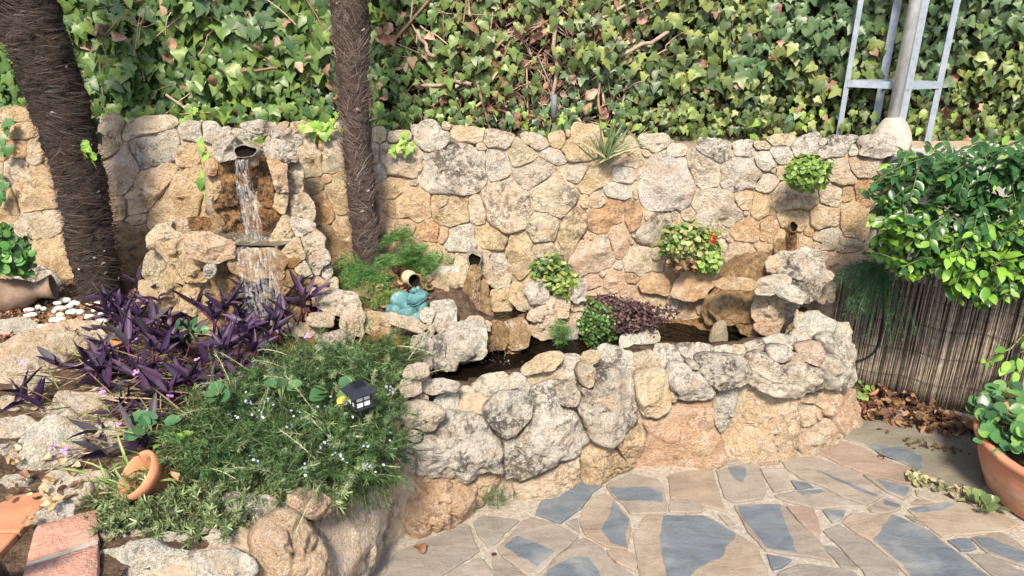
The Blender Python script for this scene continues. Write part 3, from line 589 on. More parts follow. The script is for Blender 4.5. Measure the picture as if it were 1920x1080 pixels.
FW_ = '''428 350 26 50 5 Bw y2.82;500 352 20 50 -5 Bw y2.83;462 340 26 54 0 Rw y2.86;434 412 32 34 0 Bw y2.81;500 412 32 30 0 Rw y2.80;466 400 26 36 0 Rw y2.84;415 418 22 20 0 B y2.80;373 420 30 12 0 Bw y2.78;430 532 32 40 0 Bw y2.60;466 520 28 40 0 Bw y2.62;548 534 40 40 0 Bv y2.60;552 490 16 20 60 Ow y2.62;450 585 60 30 0 Bv y2.60;520 580 50 30 0 Bv y2.58'''
FW_ = FW_.replace('430 532 32 40 0 Bw', '430 532 32 40 0 TBv').replace('466 520 28 40 0 Bw', '466 520 28 40 0 TBv')
lay(fo, FT.replace('\n', '') + ';' + FW_.replace('\n', ''), 'y2.7', df=.045, db=.09, mosaic=True, smax=1.3, gap=.5, K=64, rings=15, rough=1.6)
HC = on_y(460, 284, 2.74); spout('', '', 460, 284, 19, 11, HC, np.array([0, -1, .22]), colr=(.5, .46, .4), parent=fo)
# lip slab and bowl water
lip = on_y(482, 468, 2.56)
lay(fo, '482 494 58 34 2 PTv y2.57', 'y2.55', df=.02, db=.06, mosaic=False, K=60, rings=14, rough=.9, name='fall_slab', flat=7)
bowl = np.array([on_z(x, y, .712)[:2] for x, y in ((392, 440), (430, 430), (500, 428), (548, 440), (550, 455), (520, 461), (450, 460), (405, 452))])
MW = M('falling_water'); m, t, p, o = MW; MW = m
p.inputs['Base Color'].default_value = (.9, .93, .96, 1); p.inputs['Roughness'].default_value = .12; p.inputs['Specular IOR Level'].default_value = .8
co, oi = coords(t, False); mp_ = nd(t, 'ShaderNodeMapping', Scale=(9, 9, 1.3)); t.links.new(co, mp_.inputs['Vector'])
tr = nd(t, 'ShaderNodeBsdfTransparent'); ms = nd(t, 'ShaderNodeMixShader'); t.links.new(ramp(t, noise(t, mp_.outputs[0], 14, 4, .7), .47, .70, .0, .30), ms.inputs[0])
t.links.new(tr.outputs[0], ms.inputs[1]); t.links.new(p.outputs[0], ms.inputs[2]); t.links.new(ms.outputs[0], o.inputs[0]); bump(t, p, noise(t, co, 60, 3), .01)
sheet(bowl, .712, 'bowl_water', BOWLW)
def fall(name, label, x0, x1, y0, z0, x2, x3, y1, z1, n_=46, foam=60, fr=.05, spray=40):
    mb = MB(); rs = np.random.default_rng(n_)
    for ly in range(2 if n_ > 40 else 0):
        nu, nv = 16, 46; U, W_ = np.meshgrid(np.linspace(0, 1, nu), np.linspace(0, 1, nv)); U = U.ravel(); W_ = W_.ravel(); q = np.column_stack([U * 3 + ly * 7, W_ * 5, U * 0])
        xa = x0 + (x1 - x0) * U; xb = x2 + (x3 - x2) * U; wob = fbm(q, n_ + ly, 3)
        P = np.column_stack([xa + (xb - xa) * W_ + .012 * wob * W_, y0 + (y1 - y0) * np.sqrt(W_) - .006 * ly + .012 * fbm(q * np.array([4, 1.2, 1]), 3 + ly, 3), z0 + (z1 - z0) * W_ ** 1.1])
        mb.add(P, [(i * nu + j, i * nu + j + 1, (i + 1) * nu + j + 1, (i + 1) * nu + j) for i in range(nv - 1) for j in range(nu - 1)])
    for k in range(n_ // 7 + 3):
        a = rs.random(); b_ = np.clip(a + rs.normal(0, .07), 0, 1); zs = np.linspace(0, 1, 9); s0 = rs.uniform(0, .35); e0 = rs.uniform(.6, 1.0)
        q = s0 + (e0 - s0) * zs
        P = np.column_stack([x0 + (x1 - x0) * a + ((x2 + (x3 - x2) * b_) - (x0 + (x1 - x0) * a)) * q, y0 + (y1 - y0) * np.sqrt(q) + rs.normal(0, .006), z0 + (z1 - z0) * q ** 1.15])
        P[:, 0] += .004 * np.sin(q * 20 + k); mb.tube(P, rs.uniform(.0008, .0026) * (1 - .6 * np.abs(zs * 2 - 1) ** 3) * (1 + .4 * np.sin(zs * 25 + k)), 5)
    for k in range(foam):
        a = rs.random() * 6.28; r = fr * math.sqrt(rs.random()); c = np.array([(x2 + x3) / 2 + r * 1.3 * math.cos(a), y1 + r * .5 * math.sin(a), z1 + rs.random() * .006]); s_ = rs.uniform(.002, .006)
        mb.box(c, (s_ * 1.6, s_ * 1.6, s_), rot_to(rs.normal(0, 1, 3)), bev=s_ * .3)
    for k in range(spray):
        q = rs.random() ** .6; c = np.array([x0 + (x2 - x0) * q + (x1 - x0) * rs.normal(.5, .6), y0 + (y1 - y0) * q - abs(rs.normal(0, .01)), z0 + (z1 - z0) * q]); s_ = rs.uniform(.0012, .003)
        mb.box(c, (s_, s_, s_ * 2), None, bev=s_ * .3)
    return link(name, mb.mesh(name, [MW]), None, label=label, cat='water', kind='stuff')
a = on_y(452, 300, 2.72); b = on_y(478, 442, 2.70)
fall('waterfall', 'white stream falling from the fountain mouth to the bowl', a[0] - .022, a[0] + .022, 2.735, a[2], b[0] - .035, b[0] + .035, 2.68, .715, 60, 110, .08, 190)
a = on_y(482, 464, 2.50); b = on_y(500, 600, 2.50)
fall('waterfall', 'thin curtain of water running down the slab under the bowl', a[0] - .08, a[0] + .07, 2.505, a[2], b[0] - .05, b[0] + .06, 2.47, .42, 46, 20, .06, 60)

# ---------------------------------------------------------------- middle spring basin and planter edging
mid = thing('spring_basin', 'small stone basin under the middle arched spout, brown wet rocks spilling into the pond', 'basin', (-.1, 2.75, .38))
MT = '''842 545 32 32 0 TC y2.78;806 536 12 22 0 P y2.80;838 512 22 13 0 W y2.82;820 520 16 12 0 WC y2.84;936 524 20 18 0 C y2.84;939 563 22 22 0 TY y2.80;868 520 20 44 0 C y2.84;914 505 10 28 -15 C y2.86;860 572 22 18 0 C y2.76;967 550 12 22 0 TY y2.78;983 550 14 14 0 Y y2.76;1007 547 21 22 10 W y2.74;1083 545 17 23 0 W y2.74;1035 577 30 22 0 C y2.72;1004 592 15 13 0 C y2.68;984 572 15 12 0 C y2.74;1020 614 26 22 0 CP y2.68;1087 600 24 24 -20 CP y2.74;1080 570 15 13 0 C y2.76;1060 600 20 20 0 C y2.76;1050 545 20 14 0 CT y2.80;1060 625 24 14 0 G y2.72'''
lay(mid, MT.replace('\n', ''), 'y2.8', df=.04, db=.06, mosaic=False, K=48, rings=12, rough=1.7, grow_=1.16)
lay(mid, '893 558 26 48 -8 Bv y2.76;888 522 14 30 0 Bv y2.78;896 596 30 20 0 Bv y2.74;926 630 28 32 0 Bv y2.56;966 626 30 34 0 B y2.58;960 650 22 16 0 Bv y2.58', 'y2.8', df=.035, db=.06, mosaic=False, K=36, rough=1.7, name='wet_rock')
spout('spout', 'middle arched spout opening in the wall above brown wet rock', 889, 489, 11, 14, on_y(889, 489, 2.80), np.array([0, -1, .1]), colr=(.56, .50, .40))
EDG = '''632 567 42 27 15 CW y2.56;661 603 22 32 0 TG y2.50;708 606 38 24 8 T y2.56;758 628 32 15 10 T y2.54;828 592 28 32 0 GW y2.52;803 619 12 15 0 C y2.46;788 662 23 38 0 WG y2.36;820 659 15 33 0 G y2.40;871 640 42 42 0 WG y2.44;889 605 18 14 0 C y2.52;841 684 18 14 0 GW y2.38;905 612 16 12 0 C y2.54;800 590 12 12 0 WG y2.56;600 600 26 16 0 TG y2.50;755 600 20 14 0 T y2.60'''
ed = thing('rock_edging', 'mortared pale rocks between the brown lower pool and the dark pond', 'rocks', (-.4, 2.5, .38))
lay(ed, EDG.replace('\n', ''), 'y2.5', df=.05, db=.07, mosaic=False, K=56, rings=13, rough=1.8, grow_=1.08)
a = on_y(935, 610, 2.60)
fall('water_trickle', 'thin trickle over the brown rocks from the basin into the pond', a[0] - .05, a[0] + .03, 2.53, .395, a[0] - .05, a[0] + .03, 2.49, .285, 16, 16, .05, 4)
a = on_y(890, 500, 2.74)
fall('water_trickle', 'faint wet trickle running down from the middle arched spout', a[0] - .012, a[0] + .012, 2.77, a[2], a[0] - .02, a[0] + .05, 2.72, .375, 12, 16, .04, 2)

# ---------------------------------------------------------------- stepped cascade on the right
ca = thing('rock_cascade', 'stepped rock cascade with brown wet stones at the right end of the wall', 'cascade', (1.1, 2.8, .28))
CT = '''1520 480 27 15 20 W y2.76;1477 481 28 11 -3 W y2.72;1499 505 38 20 0 GW+ y2.68;1450 496 14 18 0 CT y2.72;1518 528 42 30 -45 GW+ y2.66;1447 534 36 19 -8 WC y2.58;1474 545 38 15 28 W y2.55;1440 580 30 32 0 TC y2.64;1482 566 17 14 0 C y2.62;1545 545 20 24 0 C y2.74;1476 588 20 16 0 C y2.66;1495 606 18 22 10 Y y2.64;1521 600 22 16 30 CT y2.68;1446 612 30 20 0 TP y2.62;1466 632 24 14 0 TC y2.58;1500 556 20 16 0 G y2.66;1555 500 16 20 0 P y2.82'''
lay(ca, CT.replace('\n', ''), 'y2.7', df=.045, db=.08, mosaic=False, K=56, rings=13, rough=1.8, grow_=1.1)
lay(ca, '1378 532 44 14 3 TB y2.60;1376 574 46 36 0 Bv y2.72;1333 580 18 34 0 Bv y2.78;1415 610 36 26 10 Bv y2.68;1346 612 40 14 0 Bv y2.78;1400 500 20 20 0 B y2.84;1440 495 14 18 0 Bv y2.80;1462 470 12 26 0 Bv y2.86', 'y2.7', df=.035, db=.08, mosaic=False, K=38, rough=1.2, name='wet_rock')
blob((1.03, 2.86, .40), (.20, .12, .20), 'core', WETL, ca, 9, .02, (.40, .28, .17, .3)); blob((1.20, 2.88, .40), (.12, .10, .14), 'core', STONE, ca, 9, .02, (.45, .38, .29, .3))
spout('spout', 'right spout hole in the yellow stone above the cascade', 1488, 425, 7, 10, on_wall(1488, 425, .035), WNU, colr=(.55, .42, .26))
sp = on_wall(1490, 450, .03)
fall('water_trickle', 'wet streak below the right spout hole', sp[0] - .01, sp[0] + .02, sp[1] - .01, sp[2] + .05, sp[0] - .03, sp[0] + .03, sp[1] - .02, sp[2] - .07, 4, 0, .02, 0)
# stones standing in the pond
S1 = thing('pond_stone', 'blocky cream stone standing in the pond beside the fern', 'stone', on_z(1200, 655, .28))
lay(S1, '1199 638 39 28 0 W z.34', 'z.34', df=.03, db=.08, mosaic=False, K=40, rough=1.0, tilt=.4)
blob(on_z(1200, 668, .27), (.075, .055, .06), 'base', WET, S1, 5, .01, (.2, .14, .08, .5))
S2 = thing('pond_stone', 'single pointed stone standing in the dark water near the right end', 'stone', on_z(1348, 645, .28))
stn = on_z(1348, 645, .27); blob(stn + np.array([0, 0, .03]), (.036, .034, .075), 'stone', STONE, S2, 8, .012, (.55, .5, .38, .5))
# water-side creeper stones on the wall foot already belong to the wall

# ---------------------------------------------------------------- loose rocks on the left bed
def loose(label, txt, z, cat='rock', name='loose_rock', df=.06, db=.08, tilt=0, group=None, mat=STONE, rough=1.3):
    s = parse(txt)[0]; C = on_z(s[0], s[1], z); o_ = lay(None, txt, 'z%g' % z, df=df, db=db, mosaic=False, K=56, rings=13, grow_=1.25, rough=rough * 1.0, name=name, tilt=tilt, mat=mat)[0]
    o_['label'] = label; o_['category'] = cat
    if group: o_['group'] = group
    return o_
G_ = 'loose rocks on the left bed'
loose('pale rock behind the brown clay jug at far left', '64 522 44 22 20 W+', .44, group=G_)
loose('white grey rock at the left edge, in front of the brown jug', '28 618 34 20 0 WG', .42, group=G_, df=.05)
loose('pinkish oval rock just in front of the white pebbles', '114 618 36 15 -8 PT', .42, group=G_, df=.04)
loose('largest sloping cream rock at the left edge of the photo', '48 662 66 34 -25 TC', .42, group=G_, df=.06)
loose('cream rock behind the left tips of the purple plant', '118 652 36 24 0 C', .42, group=G_)
loose('small cream rock between pebbles and purple leaves', '166 618 27 15 0 C', .42, group=G_, df=.04)
loose('cream rock next to the curled brown leaves behind purple foliage', '174 640 24 20 0 C', .42, group=G_, df=.04)
loose('shaded tan rock at the left edge under the largest sloping rock', '26 700 48 28 0 TG', .41, group=G_)
loose('tan grey rock half hidden by the left purple shoots', '84 688 38 28 0 TG+', .41, group=G_)
loose('flat cream rock under the purple shoots at far left', '36 760 36 18 0 C', .41, group=G_, df=.04)
loose('long cream rock lying under dry purple stems', '150 770 58 30 0 CW', .41, group=G_)
loose('white rock at the left photo edge above the dry leaves', '28 806 36 24 0 W', .41, group=G_)
loose('brightest big rounded white rock left of the tipped pot', '98 842 54 52 0 W', .40, group=G_, df=.08)
loose('small cream rock below the big white rock at the left edge', '28 906 24 16 0 W', .40, group=G_, df=.04)
loose('pale rock under the dry curled leaves above the bricks', '122 925 44 40 0 WC', .39, group=G_)
loose('white wedge of rock touching the brick corner', '92 972 40 20 -20 W', .385, group=G_, df=.03)
loose('grey rock in the lower left shadow beside the orange tiles', '14 860 26 26 0 G', .39, group=G_)
loose('porous white rock standing alone at the brown pool edge', '625 654 28 30 0 W+', .43, 'rock', tilt=-.5, rough=1.8)
loose('long flat pale stone lying in front of the turquoise frog', '757 603 36 11 18 C', .485, 'stone', 'flat_stone', df=.018, db=.02, rough=.8)
loose('small white stone wedged under the frog on its right', '801 590 11 13 20 W', .485, 'stone', 'white_stone', df=.02, db=.02, tilt=-.3)
loose('flat slab beside the purple leaves where the fountain water lands', '560 618 40 12 5 TG', .41, 'stone', 'flat_stone', df=.02, db=.03, rough=.8)
loose('pale rounded rock between the far left purple shoots and the sloping rock', '70 724 34 20 0 C', .41, group=G_, df=.05)
loose('small white rock under the dry stems in the middle of the left bed', '205 735 26 16 10 W', .41, group=G_, df=.05)
loose('white rock right of the brightest big rock, under purple leaf tips', '190 822 36 24 -10 CW', .41, group=G_, df=.05)
loose('low pale rock at the left edge between two bigger white rocks', '30 858 34 18 0 W', .40, group=G_, df=.04)
loose('cream stone beside the tipped pot on its left', '180 905 26 20 0 C', .40, group=G_, df=.05)
# white pebbles
PB = [(55,581,12,5),(62,590,9,4),(108,568,9,4),(114,578,12,5),(122,563,10,4),(131,574,7,4),(139,568,9,5),(113,590,8,4),(109,600,15,6),(136,585,9,5),(150,585,8,5),(129,586,6,4),(78,612,16,6),(165,573,7,3),(170,570,6,3),(206,564,9,3),(226,582,14,6),(186,568,10,4),(166,594,12,5),(193,601,12,5),(82,579,6,3),(72,576,6,3),(52,592,10,4),(146,569,6,4),(190,588,6,3),(213,570,6,3),(102,584,5,3),(176,582,5,3)]
for i, (x, y, rx, ry) in enumerate(PB):
    c = on_z(x, y, .425); k = FPX / ((c - CAM) @ FW); ob = blob(c, (rx / k, ry / k * 1.5, .010), 'pebble', PEBBLE, None, i, .002, None, None, (14, 8))
    ob['label'] = 'flat white pebble lying on the dark mulch in front of the shaggy left palm'; ob['category'] = 'pebble'; ob['group'] = 'white pebbles on the mulch'
# more small mixed gravel as ground cover
def leafset(root, name, tm, pos, T, N, size, tints, mats, nsingle=0, rank=None, kind='stuff', mass_name=None):
    pos = np.asarray(pos, float); T = np.asarray(T, float); N = np.asarray(N, float); n_ = len(pos); size = np.broadcast_to(np.asarray(size, float), (n_,)); tints = np.broadcast_to(np.asarray(tints, float), (n_, 3))
    T = T / np.linalg.norm(T, axis=1)[:, None]; N = N - T * np.sum(N * T, 1)[:, None]; N = N / (np.linalg.norm(N, axis=1)[:, None] + 1e-9); S = np.cross(T, N)
    which = rng.integers(0, len(tm), n_); order = np.argsort(-rank) if rank is not None else np.arange(n_); single = np.zeros(n_, bool); single[order[:nsingle]] = True
    if nsingle:
        mes = [new_mesh(name, v, f, [mats[0]]) for v, f in tm]; base = Vector((0, 0, 0)); q = root
        while q is not None: base += q.location; q = q.parent
        for i in np.where(single)[0]:
            o_ = bpy.data.objects.new(name, mes[which[i]]); col.objects.link(o_); o_.parent = root; s_ = size[i]
            o_.matrix_local = Matrix(((S[i][0] * s_, T[i][0] * s_, N[i][0] * s_, pos[i][0] - base.x), (S[i][1] * s_, T[i][1] * s_, N[i][1] * s_, pos[i][1] - base.y), (S[i][2] * s_, T[i][2] * s_, N[i][2] * s_, pos[i][2] - base.z), (0, 0, 0, 1)))
            o_.color = (*map(float, tints[i]), 1)
    Vs = []; Fs = []; Ts = []; off = 0
    for w_, (v, f) in enumerate(tm):
        ii = np.where((~single) & (which == w_))[0]
        if not len(ii): continue
        v = np.asarray(v, float); P = pos[ii][:, None, :] + size[ii][:, None, None] * (v[None, :, 0:1] * S[ii][:, None, :] + v[None, :, 1:2] * T[ii][:, None, :] + v[None, :, 2:3] * N[ii][:, None, :])
        tri = []
        for fc in f:
            for k in range(1, len(fc) - 1): tri.append((fc[0], fc[k], fc[k + 1]))
        tri = np.array(tri); Fs.append((tri[None] + (np.arange(len(ii)) * len(v))[:, None, None] + off).reshape(-1, 3)); Vs.append(P.reshape(-1, 3)); Ts.append(np.repeat(tints[ii], len(v), 0)); off += len(ii) * len(v)
    if Vs:
        loc = np.array([0, 0, 0]); q = root; base = np.zeros(3)
        while q is not None: base += np.array(q.location); q = q.parent
        me = new_mesh(mass_name or name, np.concatenate(Vs) - base, np.concatenate(Fs), [mats[1]], True, np.concatenate(Ts))
        return link(mass_name or name, me, root, base if root is not None else (0, 0, 0), kind=kind)
def unit(n_): v = rng.normal(0, 1, (n_, 3)); return v / np.linalg.norm(v, axis=1)[:, None]
def outline_leaf(pts, fold=.12, curl=.1, mid_=None):
    # pts: right half outline from base (0,0) to the tip (0,1); midrib down the middle
    R_ = [p for p in pts]; ys = [p[1] for p in R_]; V = []; n_ = len(R_)
    for x, y in R_: V.append((x, y, fold * x - curl * y * y))
    for x, y in R_: V.append((-x, y, fold * x - curl * y * y))
    for x, y in R_: V.append((0, y if mid_ is None else y * mid_ + (1 - mid_) * y, -curl * y * y - .015))
    F = []
    for i in range(n_ - 1):
        F += [(2 * n_ + i, i, i + 1, 2 * n_ + i + 1), (n_ + i, 2 * n_ + i, 2 * n_ + i + 1, n_ + i + 1)]
    return np.array(V), F
def ivy(seed):
    r = np.random.default_rng(seed); pts = [(0, 0), (.20, -.14), (.40, -.05), (.36, .12), (.58, .34), (.33, .40), (.27, .50), (.20, .74), (0, 1.02)]; c = (0, .30); V = [(0, .3, .02)]; q = []
    for x, y in pts: q.append((x * r.uniform(.9, 1.1), y * r.uniform(.93, 1.07)))
    ring = q + [(-x * r.uniform(.9, 1.1), y * r.uniform(.93, 1.07)) for x, y in pts[-2:0:-1]]
    for x, y in ring: V.append((x, y, .16 * abs(x) * r.uniform(.6, 1.4) - .16 * (y - .3) ** 2 * r.uniform(.4, 1.8) - .05))
    n_ = len(ring); return np.array(V) - np.array([0, .3, 0]), [(0, 1 + i, 1 + (i + 1) % n_) for i in range(n_)]
IVY = [ivy(s) for s in (1, 2, 3, 4)]
def heart(seed):
    r = np.random.default_rng(seed); pts = [(0, 0), (.22, -.12), (.42, .02), (.46, .22), (.36, .45), (.20, .70), (0, .98)]; q = [(x * r.uniform(.85, 1.15), y * r.uniform(.93, 1.07)) for x, y in pts]; ring = q + [(-x * r.uniform(.85, 1.15), y * r.uniform(.93, 1.07)) for x, y in pts[-2:0:-1]]
    V = [(0, .3, .03)] + [(x, y, .22 * abs(x) * r.uniform(.3, 1.6) - .25 * (y - .3) ** 2 * r.uniform(.2, 2) - .05) for x, y in ring]; n_ = len(ring); return np.array(V) - np.array([0, .3, 0]), [(0, 1 + i, 1 + (i + 1) % n_) for i in range(n_)]
IVY += [heart(s) for s in (5, 6, 7)]
OVAL = [outline_leaf([(0, 0), (.16, .1), (.27, .3), (.30, .52), (.22, .78), (.09, .93), (0, 1.05)], .25, c_) for c_ in (.1, .3)]
ROUND = [outline_leaf([(0, 0), (.3, .02), (.46, .25), (.5, .5), (.38, .78), (.2, .93), (0, .98)], f_, .15) for f_ in (.15, .35)]
LANCE = [outline_leaf([(0, 0), (.085, .08), (.115, .25), (.105, .5), (.06, .8), (0, 1.0)], .7, c_) for c_ in (.05, .3, -.12)]
BLADE = [outline_leaf([(0, 0), (.012, .3), (.010, .7), (0, 1.0)], .6, c_) for c_ in (.1, .5)]
NEEDLE = [(np.array([(-.045, 0, 0), (.045, 0, 0), (.04, .7, .02), (0, 1, 0), (-.04, .7, .02)]), [(0, 1, 2, 3, 4)])]
SUCC = [outline_leaf([(0, 0), (.10, .1), (.13, .4), (.13, .7), (.06, .95), (0, 1.0)], .3, .1)]
def curl_leaf(seed):
    r = np.random.default_rng(seed); n_ = 7; V = []
    for i in range(n_):
        y = i / (n_ - 1); wd = .38 * math.sin(math.pi * min(.96, y * .9 + .06)) ** .8
        for x in (-1, -.5, 0, .5, 1): V.append((x * wd * r.uniform(.85, 1.15), y - .5, .9 * (x * wd) ** 2 * r.uniform(.6, 2.6) + .25 * math.sin(y * 3 + seed) + r.normal(0, .025)))
    return np.array(V), [(i * 5 + j, i * 5 + j + 1, (i + 1) * 5 + j + 1, (i + 1) * 5 + j) for i in range(n_ - 1) for j in range(4)]
CURL = [curl_leaf(s) for s in (1, 2, 3)]
def pick(cols, n_, p=None, var=.15):
    c = np.array(cols, float)[rng.choice(len(cols), n_, p=p)]; return np.clip(c * rng.uniform(1 - var, 1 + var, (n_, 1)) * rng.uniform(.95, 1.05, (n_, 3)), 0, 1)
def poly_pts(poly, n_):
    poly = np.array(poly, float); lo, hi = poly.min(0), poly.max(0); out = np.zeros((0, 2))
    while len(out) < n_:
        q = rng.uniform(lo, hi, (n_ * 2, 2)); out = np.concatenate([out, q[in_poly(q, poly)]])
    return out[:n_]
# dead leaf litter and gravel
DRYC = [(.30, .17, .09), (.22, .11, .06), (.40, .25, .14), (.15, .08, .05), (.34, .22, .16)]
def litter(label, pts, zs, size, nsing=0, name='leaf_litter', cols=DRYC, tilt=.6):
    n_ = len(pts); P = np.column_stack([pts, zs]); N_ = np.array([0, 0, 1]) + rng.normal(0, tilt, (n_, 3)); T_ = rng.normal(0, 1, (n_, 3)) * np.array([1, 1, .35])
    o_ = leafset(None, name, CURL, P, T_, N_, size, pick(cols, n_), DRY, 0); o_['label'] = label; o_['category'] = 'leaf litter'; return o_
def px_on(poly, n_, z): return np.array([on_z(x, y, z)[:2] for x, y in poly_pts(poly, n_)])
q = px_on([(0, 520), (270, 540), (280, 610), (220, 650), (0, 640)], 900, .41); litter('brown mulch of small dry leaves around the white pebbles', q, bed_z(q) + rng.uniform(0, .01, len(q)), rng.uniform(.008, .03, len(q)))
q = px_on([(610, 500), (700, 470), (820, 500), (800, 570), (720, 590), (640, 560)], 260, .49); litter('dry brown leaves under the ferns behind the frog', q, bed_z(q) + rng.uniform(0, .03, len(q)), rng.uniform(.03, .07, len(q)))
q = px_on([(1585, 690), (1680, 720), (1720, 760), (1880, 800), (1850, 830), (1780, 815), (1590, 775)], 420, .02); litter('heap of brown fallen leaves along the foot of the reed screen', q, .012 + rng.uniform(0, .05, len(q)) * (rng.random(len(q)) < .6), rng.uniform(.022, .05, len(q)), cols=[(.20, .11, .06), (.13, .07, .045), (.30, .19, .11), (.08, .05, .035)])
q = px_on([(1700, 880), (1840, 925), (1845, 955), (1700, 905)], 60, .01); litter('small greenish dry leaves scattered beside the big pot', q, .012 + rng.uniform(0, .01, len(q)), rng.uniform(.02, .035, len(q)), cols=[(.30, .28, .16), (.2, .2, .1), (.34, .28, .2)])
q = px_on([(1640, 800), (1860, 860), (1700, 840)], 40, .01); litter('few dark leaf crumbs on the shaded paving', q, .01 + rng.uniform(0, .006, len(q)), rng.uniform(.01, .02, len(q)), cols=[(.1, .06, .04)])
q = px_on([(20, 790), (120, 860), (170, 900), (150, 960), (60, 990), (20, 950), (0, 860)], 60, .40); litter('pale straw coloured dry leaves on the rocks above the bricks', q, .41 + rng.uniform(0, .03, len(q)), rng.uniform(.014, .036, len(q)), cols=[(.42, .30, .17), (.36, .25, .13), (.50, .38, .24), (.22, .13, .08)])
def dead(label, px, py, z, s_, c, tl=.2, name='fallen_leaf'):
    p_ = on_z(px, py, z); me = new_mesh(name, CURL[hash(label) % 3 if False else int(px) % 3][0] * s_, CURL[int(px) % 3][1], [DRY[0]]); o_ = link(name, me, None, p_, label, None, c, 'leaf'); o_.rotation_euler = (tl, tl * .5, px); return o_
dead('curled orange brown leaf on the paving below the pink rock', 786, 1030, .015, .05, (.24, .13, .07))
dead('tiny dark brown leaf on pale grout of the paving', 926, 1038, .012, .018, (.06, .025, .02))
dead('dark dry leaf lying on the slab right of the pond wall', 1652, 856, .012, .03, (.07, .04, .03))
dead('yellow leaf hanging in the rosemary left of the lantern', 640, 750, .56, .026, (.48, .38, .07), 1.2)
dead('yellow dead leaf caught on the drooping rosemary', 686, 866, .36, .035, (.58, .40, .16), .9)
dead('large curled orange leaf between cream rock and purple foliage', 206, 655, .44, .10, (.42, .22, .09), .7)
dead('tan pointed dry leaf standing in the grass above the white rocks', 335, 890, .46, .06, (.46, .27, .16), 1.1)
dead('brown dry leaf curled between the ferns', 768, 468, .56, .08, (.42, .24, .13), 1.0)
# ---------------------------------------------------------------- ivy hedge
hy = lambda x: 3.43 - .04 * x
hd = thing('ivy_hedge', 'tall wall of green ivy with brown twigs showing in the middle', 'hedge', (0, 3.4, 1.0))
nx_, nz_ = 150, 42; xs = np.linspace(-3.6, 3.2, nx_); zs = np.linspace(.5, 2.5, nz_); XX, ZZ = np.meshgrid(xs, zs); P = np.stack([XX.ravel(), hy(XX.ravel()), ZZ.ravel()], 1)
P[:, 1] += .10 + .07 * fbm(P * 4, 2, 4); P[:, 1] -= .1 * np.clip((1.15 - P[:, 2]) / .15, 0, 1)
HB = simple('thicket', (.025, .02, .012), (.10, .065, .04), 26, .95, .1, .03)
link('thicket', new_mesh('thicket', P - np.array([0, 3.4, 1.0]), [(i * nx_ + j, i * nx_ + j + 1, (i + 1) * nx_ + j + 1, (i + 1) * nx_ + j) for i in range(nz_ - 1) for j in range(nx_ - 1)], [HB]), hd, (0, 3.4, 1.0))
def hproj(px, py): return on_y(px, py, 3.40)
def gauss(x, z, px, py, rx, ry):
    c = hproj(px, py); e = hproj(px + rx, py - ry); return np.exp(-((x - c[0]) / abs(e[0] - c[0])) ** 2 - ((z - c[2]) / abs(e[2] - c[2])) ** 2)
N0 = 20000; x = rng.uniform(-3.2, 2.9, N0); z = rng.uniform(.98, 2.3, N0)
bare = .85 * gauss(x, z, 1015, 120, 75, 110) + .55 * gauss(x, z, 880, 60, 110, 60) + .6 * gauss(x, z, 820, 150, 60, 45) + .35 * gauss(x, z, 1180, 60, 120, 50) + .35 * gauss(x, z, 1540, 60, 30, 80) + .3 * gauss(x, z, 1000, 250, 400, 12)
keep = rng.random(N0) > bare; x, z = x[keep], z[keep]; n_ = len(x)
q = np.stack([x, x * 0, z], 1); dep = fbm(q * 5, 31, 3)
y = hy(x) - .02 + .055 * dep + rng.uniform(-.05, .07, n_); low = z < 1.12; y[low] -= rng.uniform(0, .14, low.sum())
sz = np.where(x < -.6, rng.uniform(.042, .088, n_), rng.uniform(.030, .060, n_)) * np.where(z < 1.2, .75, 1.0)
Nn = np.stack([rng.normal(0, .42, n_), -1 + 0 * x, rng.normal(.45, .4, n_)], 1); Tt = np.stack([rng.normal(0, .55, n_), rng.normal(-.15, .3, n_), -1 + rng.normal(0, .35, n_)], 1)
ti = np.zeros((n_, 3)); cl = fbm(q * 3.2 + 9, 44, 3)
base = pick([(.105, .19, .045), (.075, .155, .04), (.15, .24, .06), (.055, .12, .045), (.20, .30, .075)], n_, [.3, .25, .2, .15, .1])
ol = pick([(.20, .26, .075), (.14, .20, .06), (.09, .14, .045), (.27, .32, .10), (.06, .10, .035)], n_); rt = np.clip((x + .6) / .8, 0, 1)[:, None]; ti = base * (1 - rt) + ol * rt
bl = pick([(.08, .15, .065), (.12, .19, .08)], n_); m_ = (cl > .45); ti[m_] = bl[m_]
br_ = rng.random(n_) < np.where(np.abs(x - .1) < .5, .06, .02); ti[br_] = pick([(.34, .19, .12), (.28, .15, .09), (.42, .27, .18)], n_)[br_]
yg = (z < 1.14) & (rng.random(n_) < .13); ti[yg] = pick([(.22, .36, .06), (.27, .42, .08)], n_)[yg]
ti = ti * .88; vis = np.abs(x) < 2.35; rank = np.where(vis & (z < 1.62), sz * 10 - y * 6, -99)
leafset(hd, 'leaf', IVY, np.stack([x, y, z], 1), Tt, Nn, sz, ti, LEAF, 300, rank, mass_name='leaf_mass')
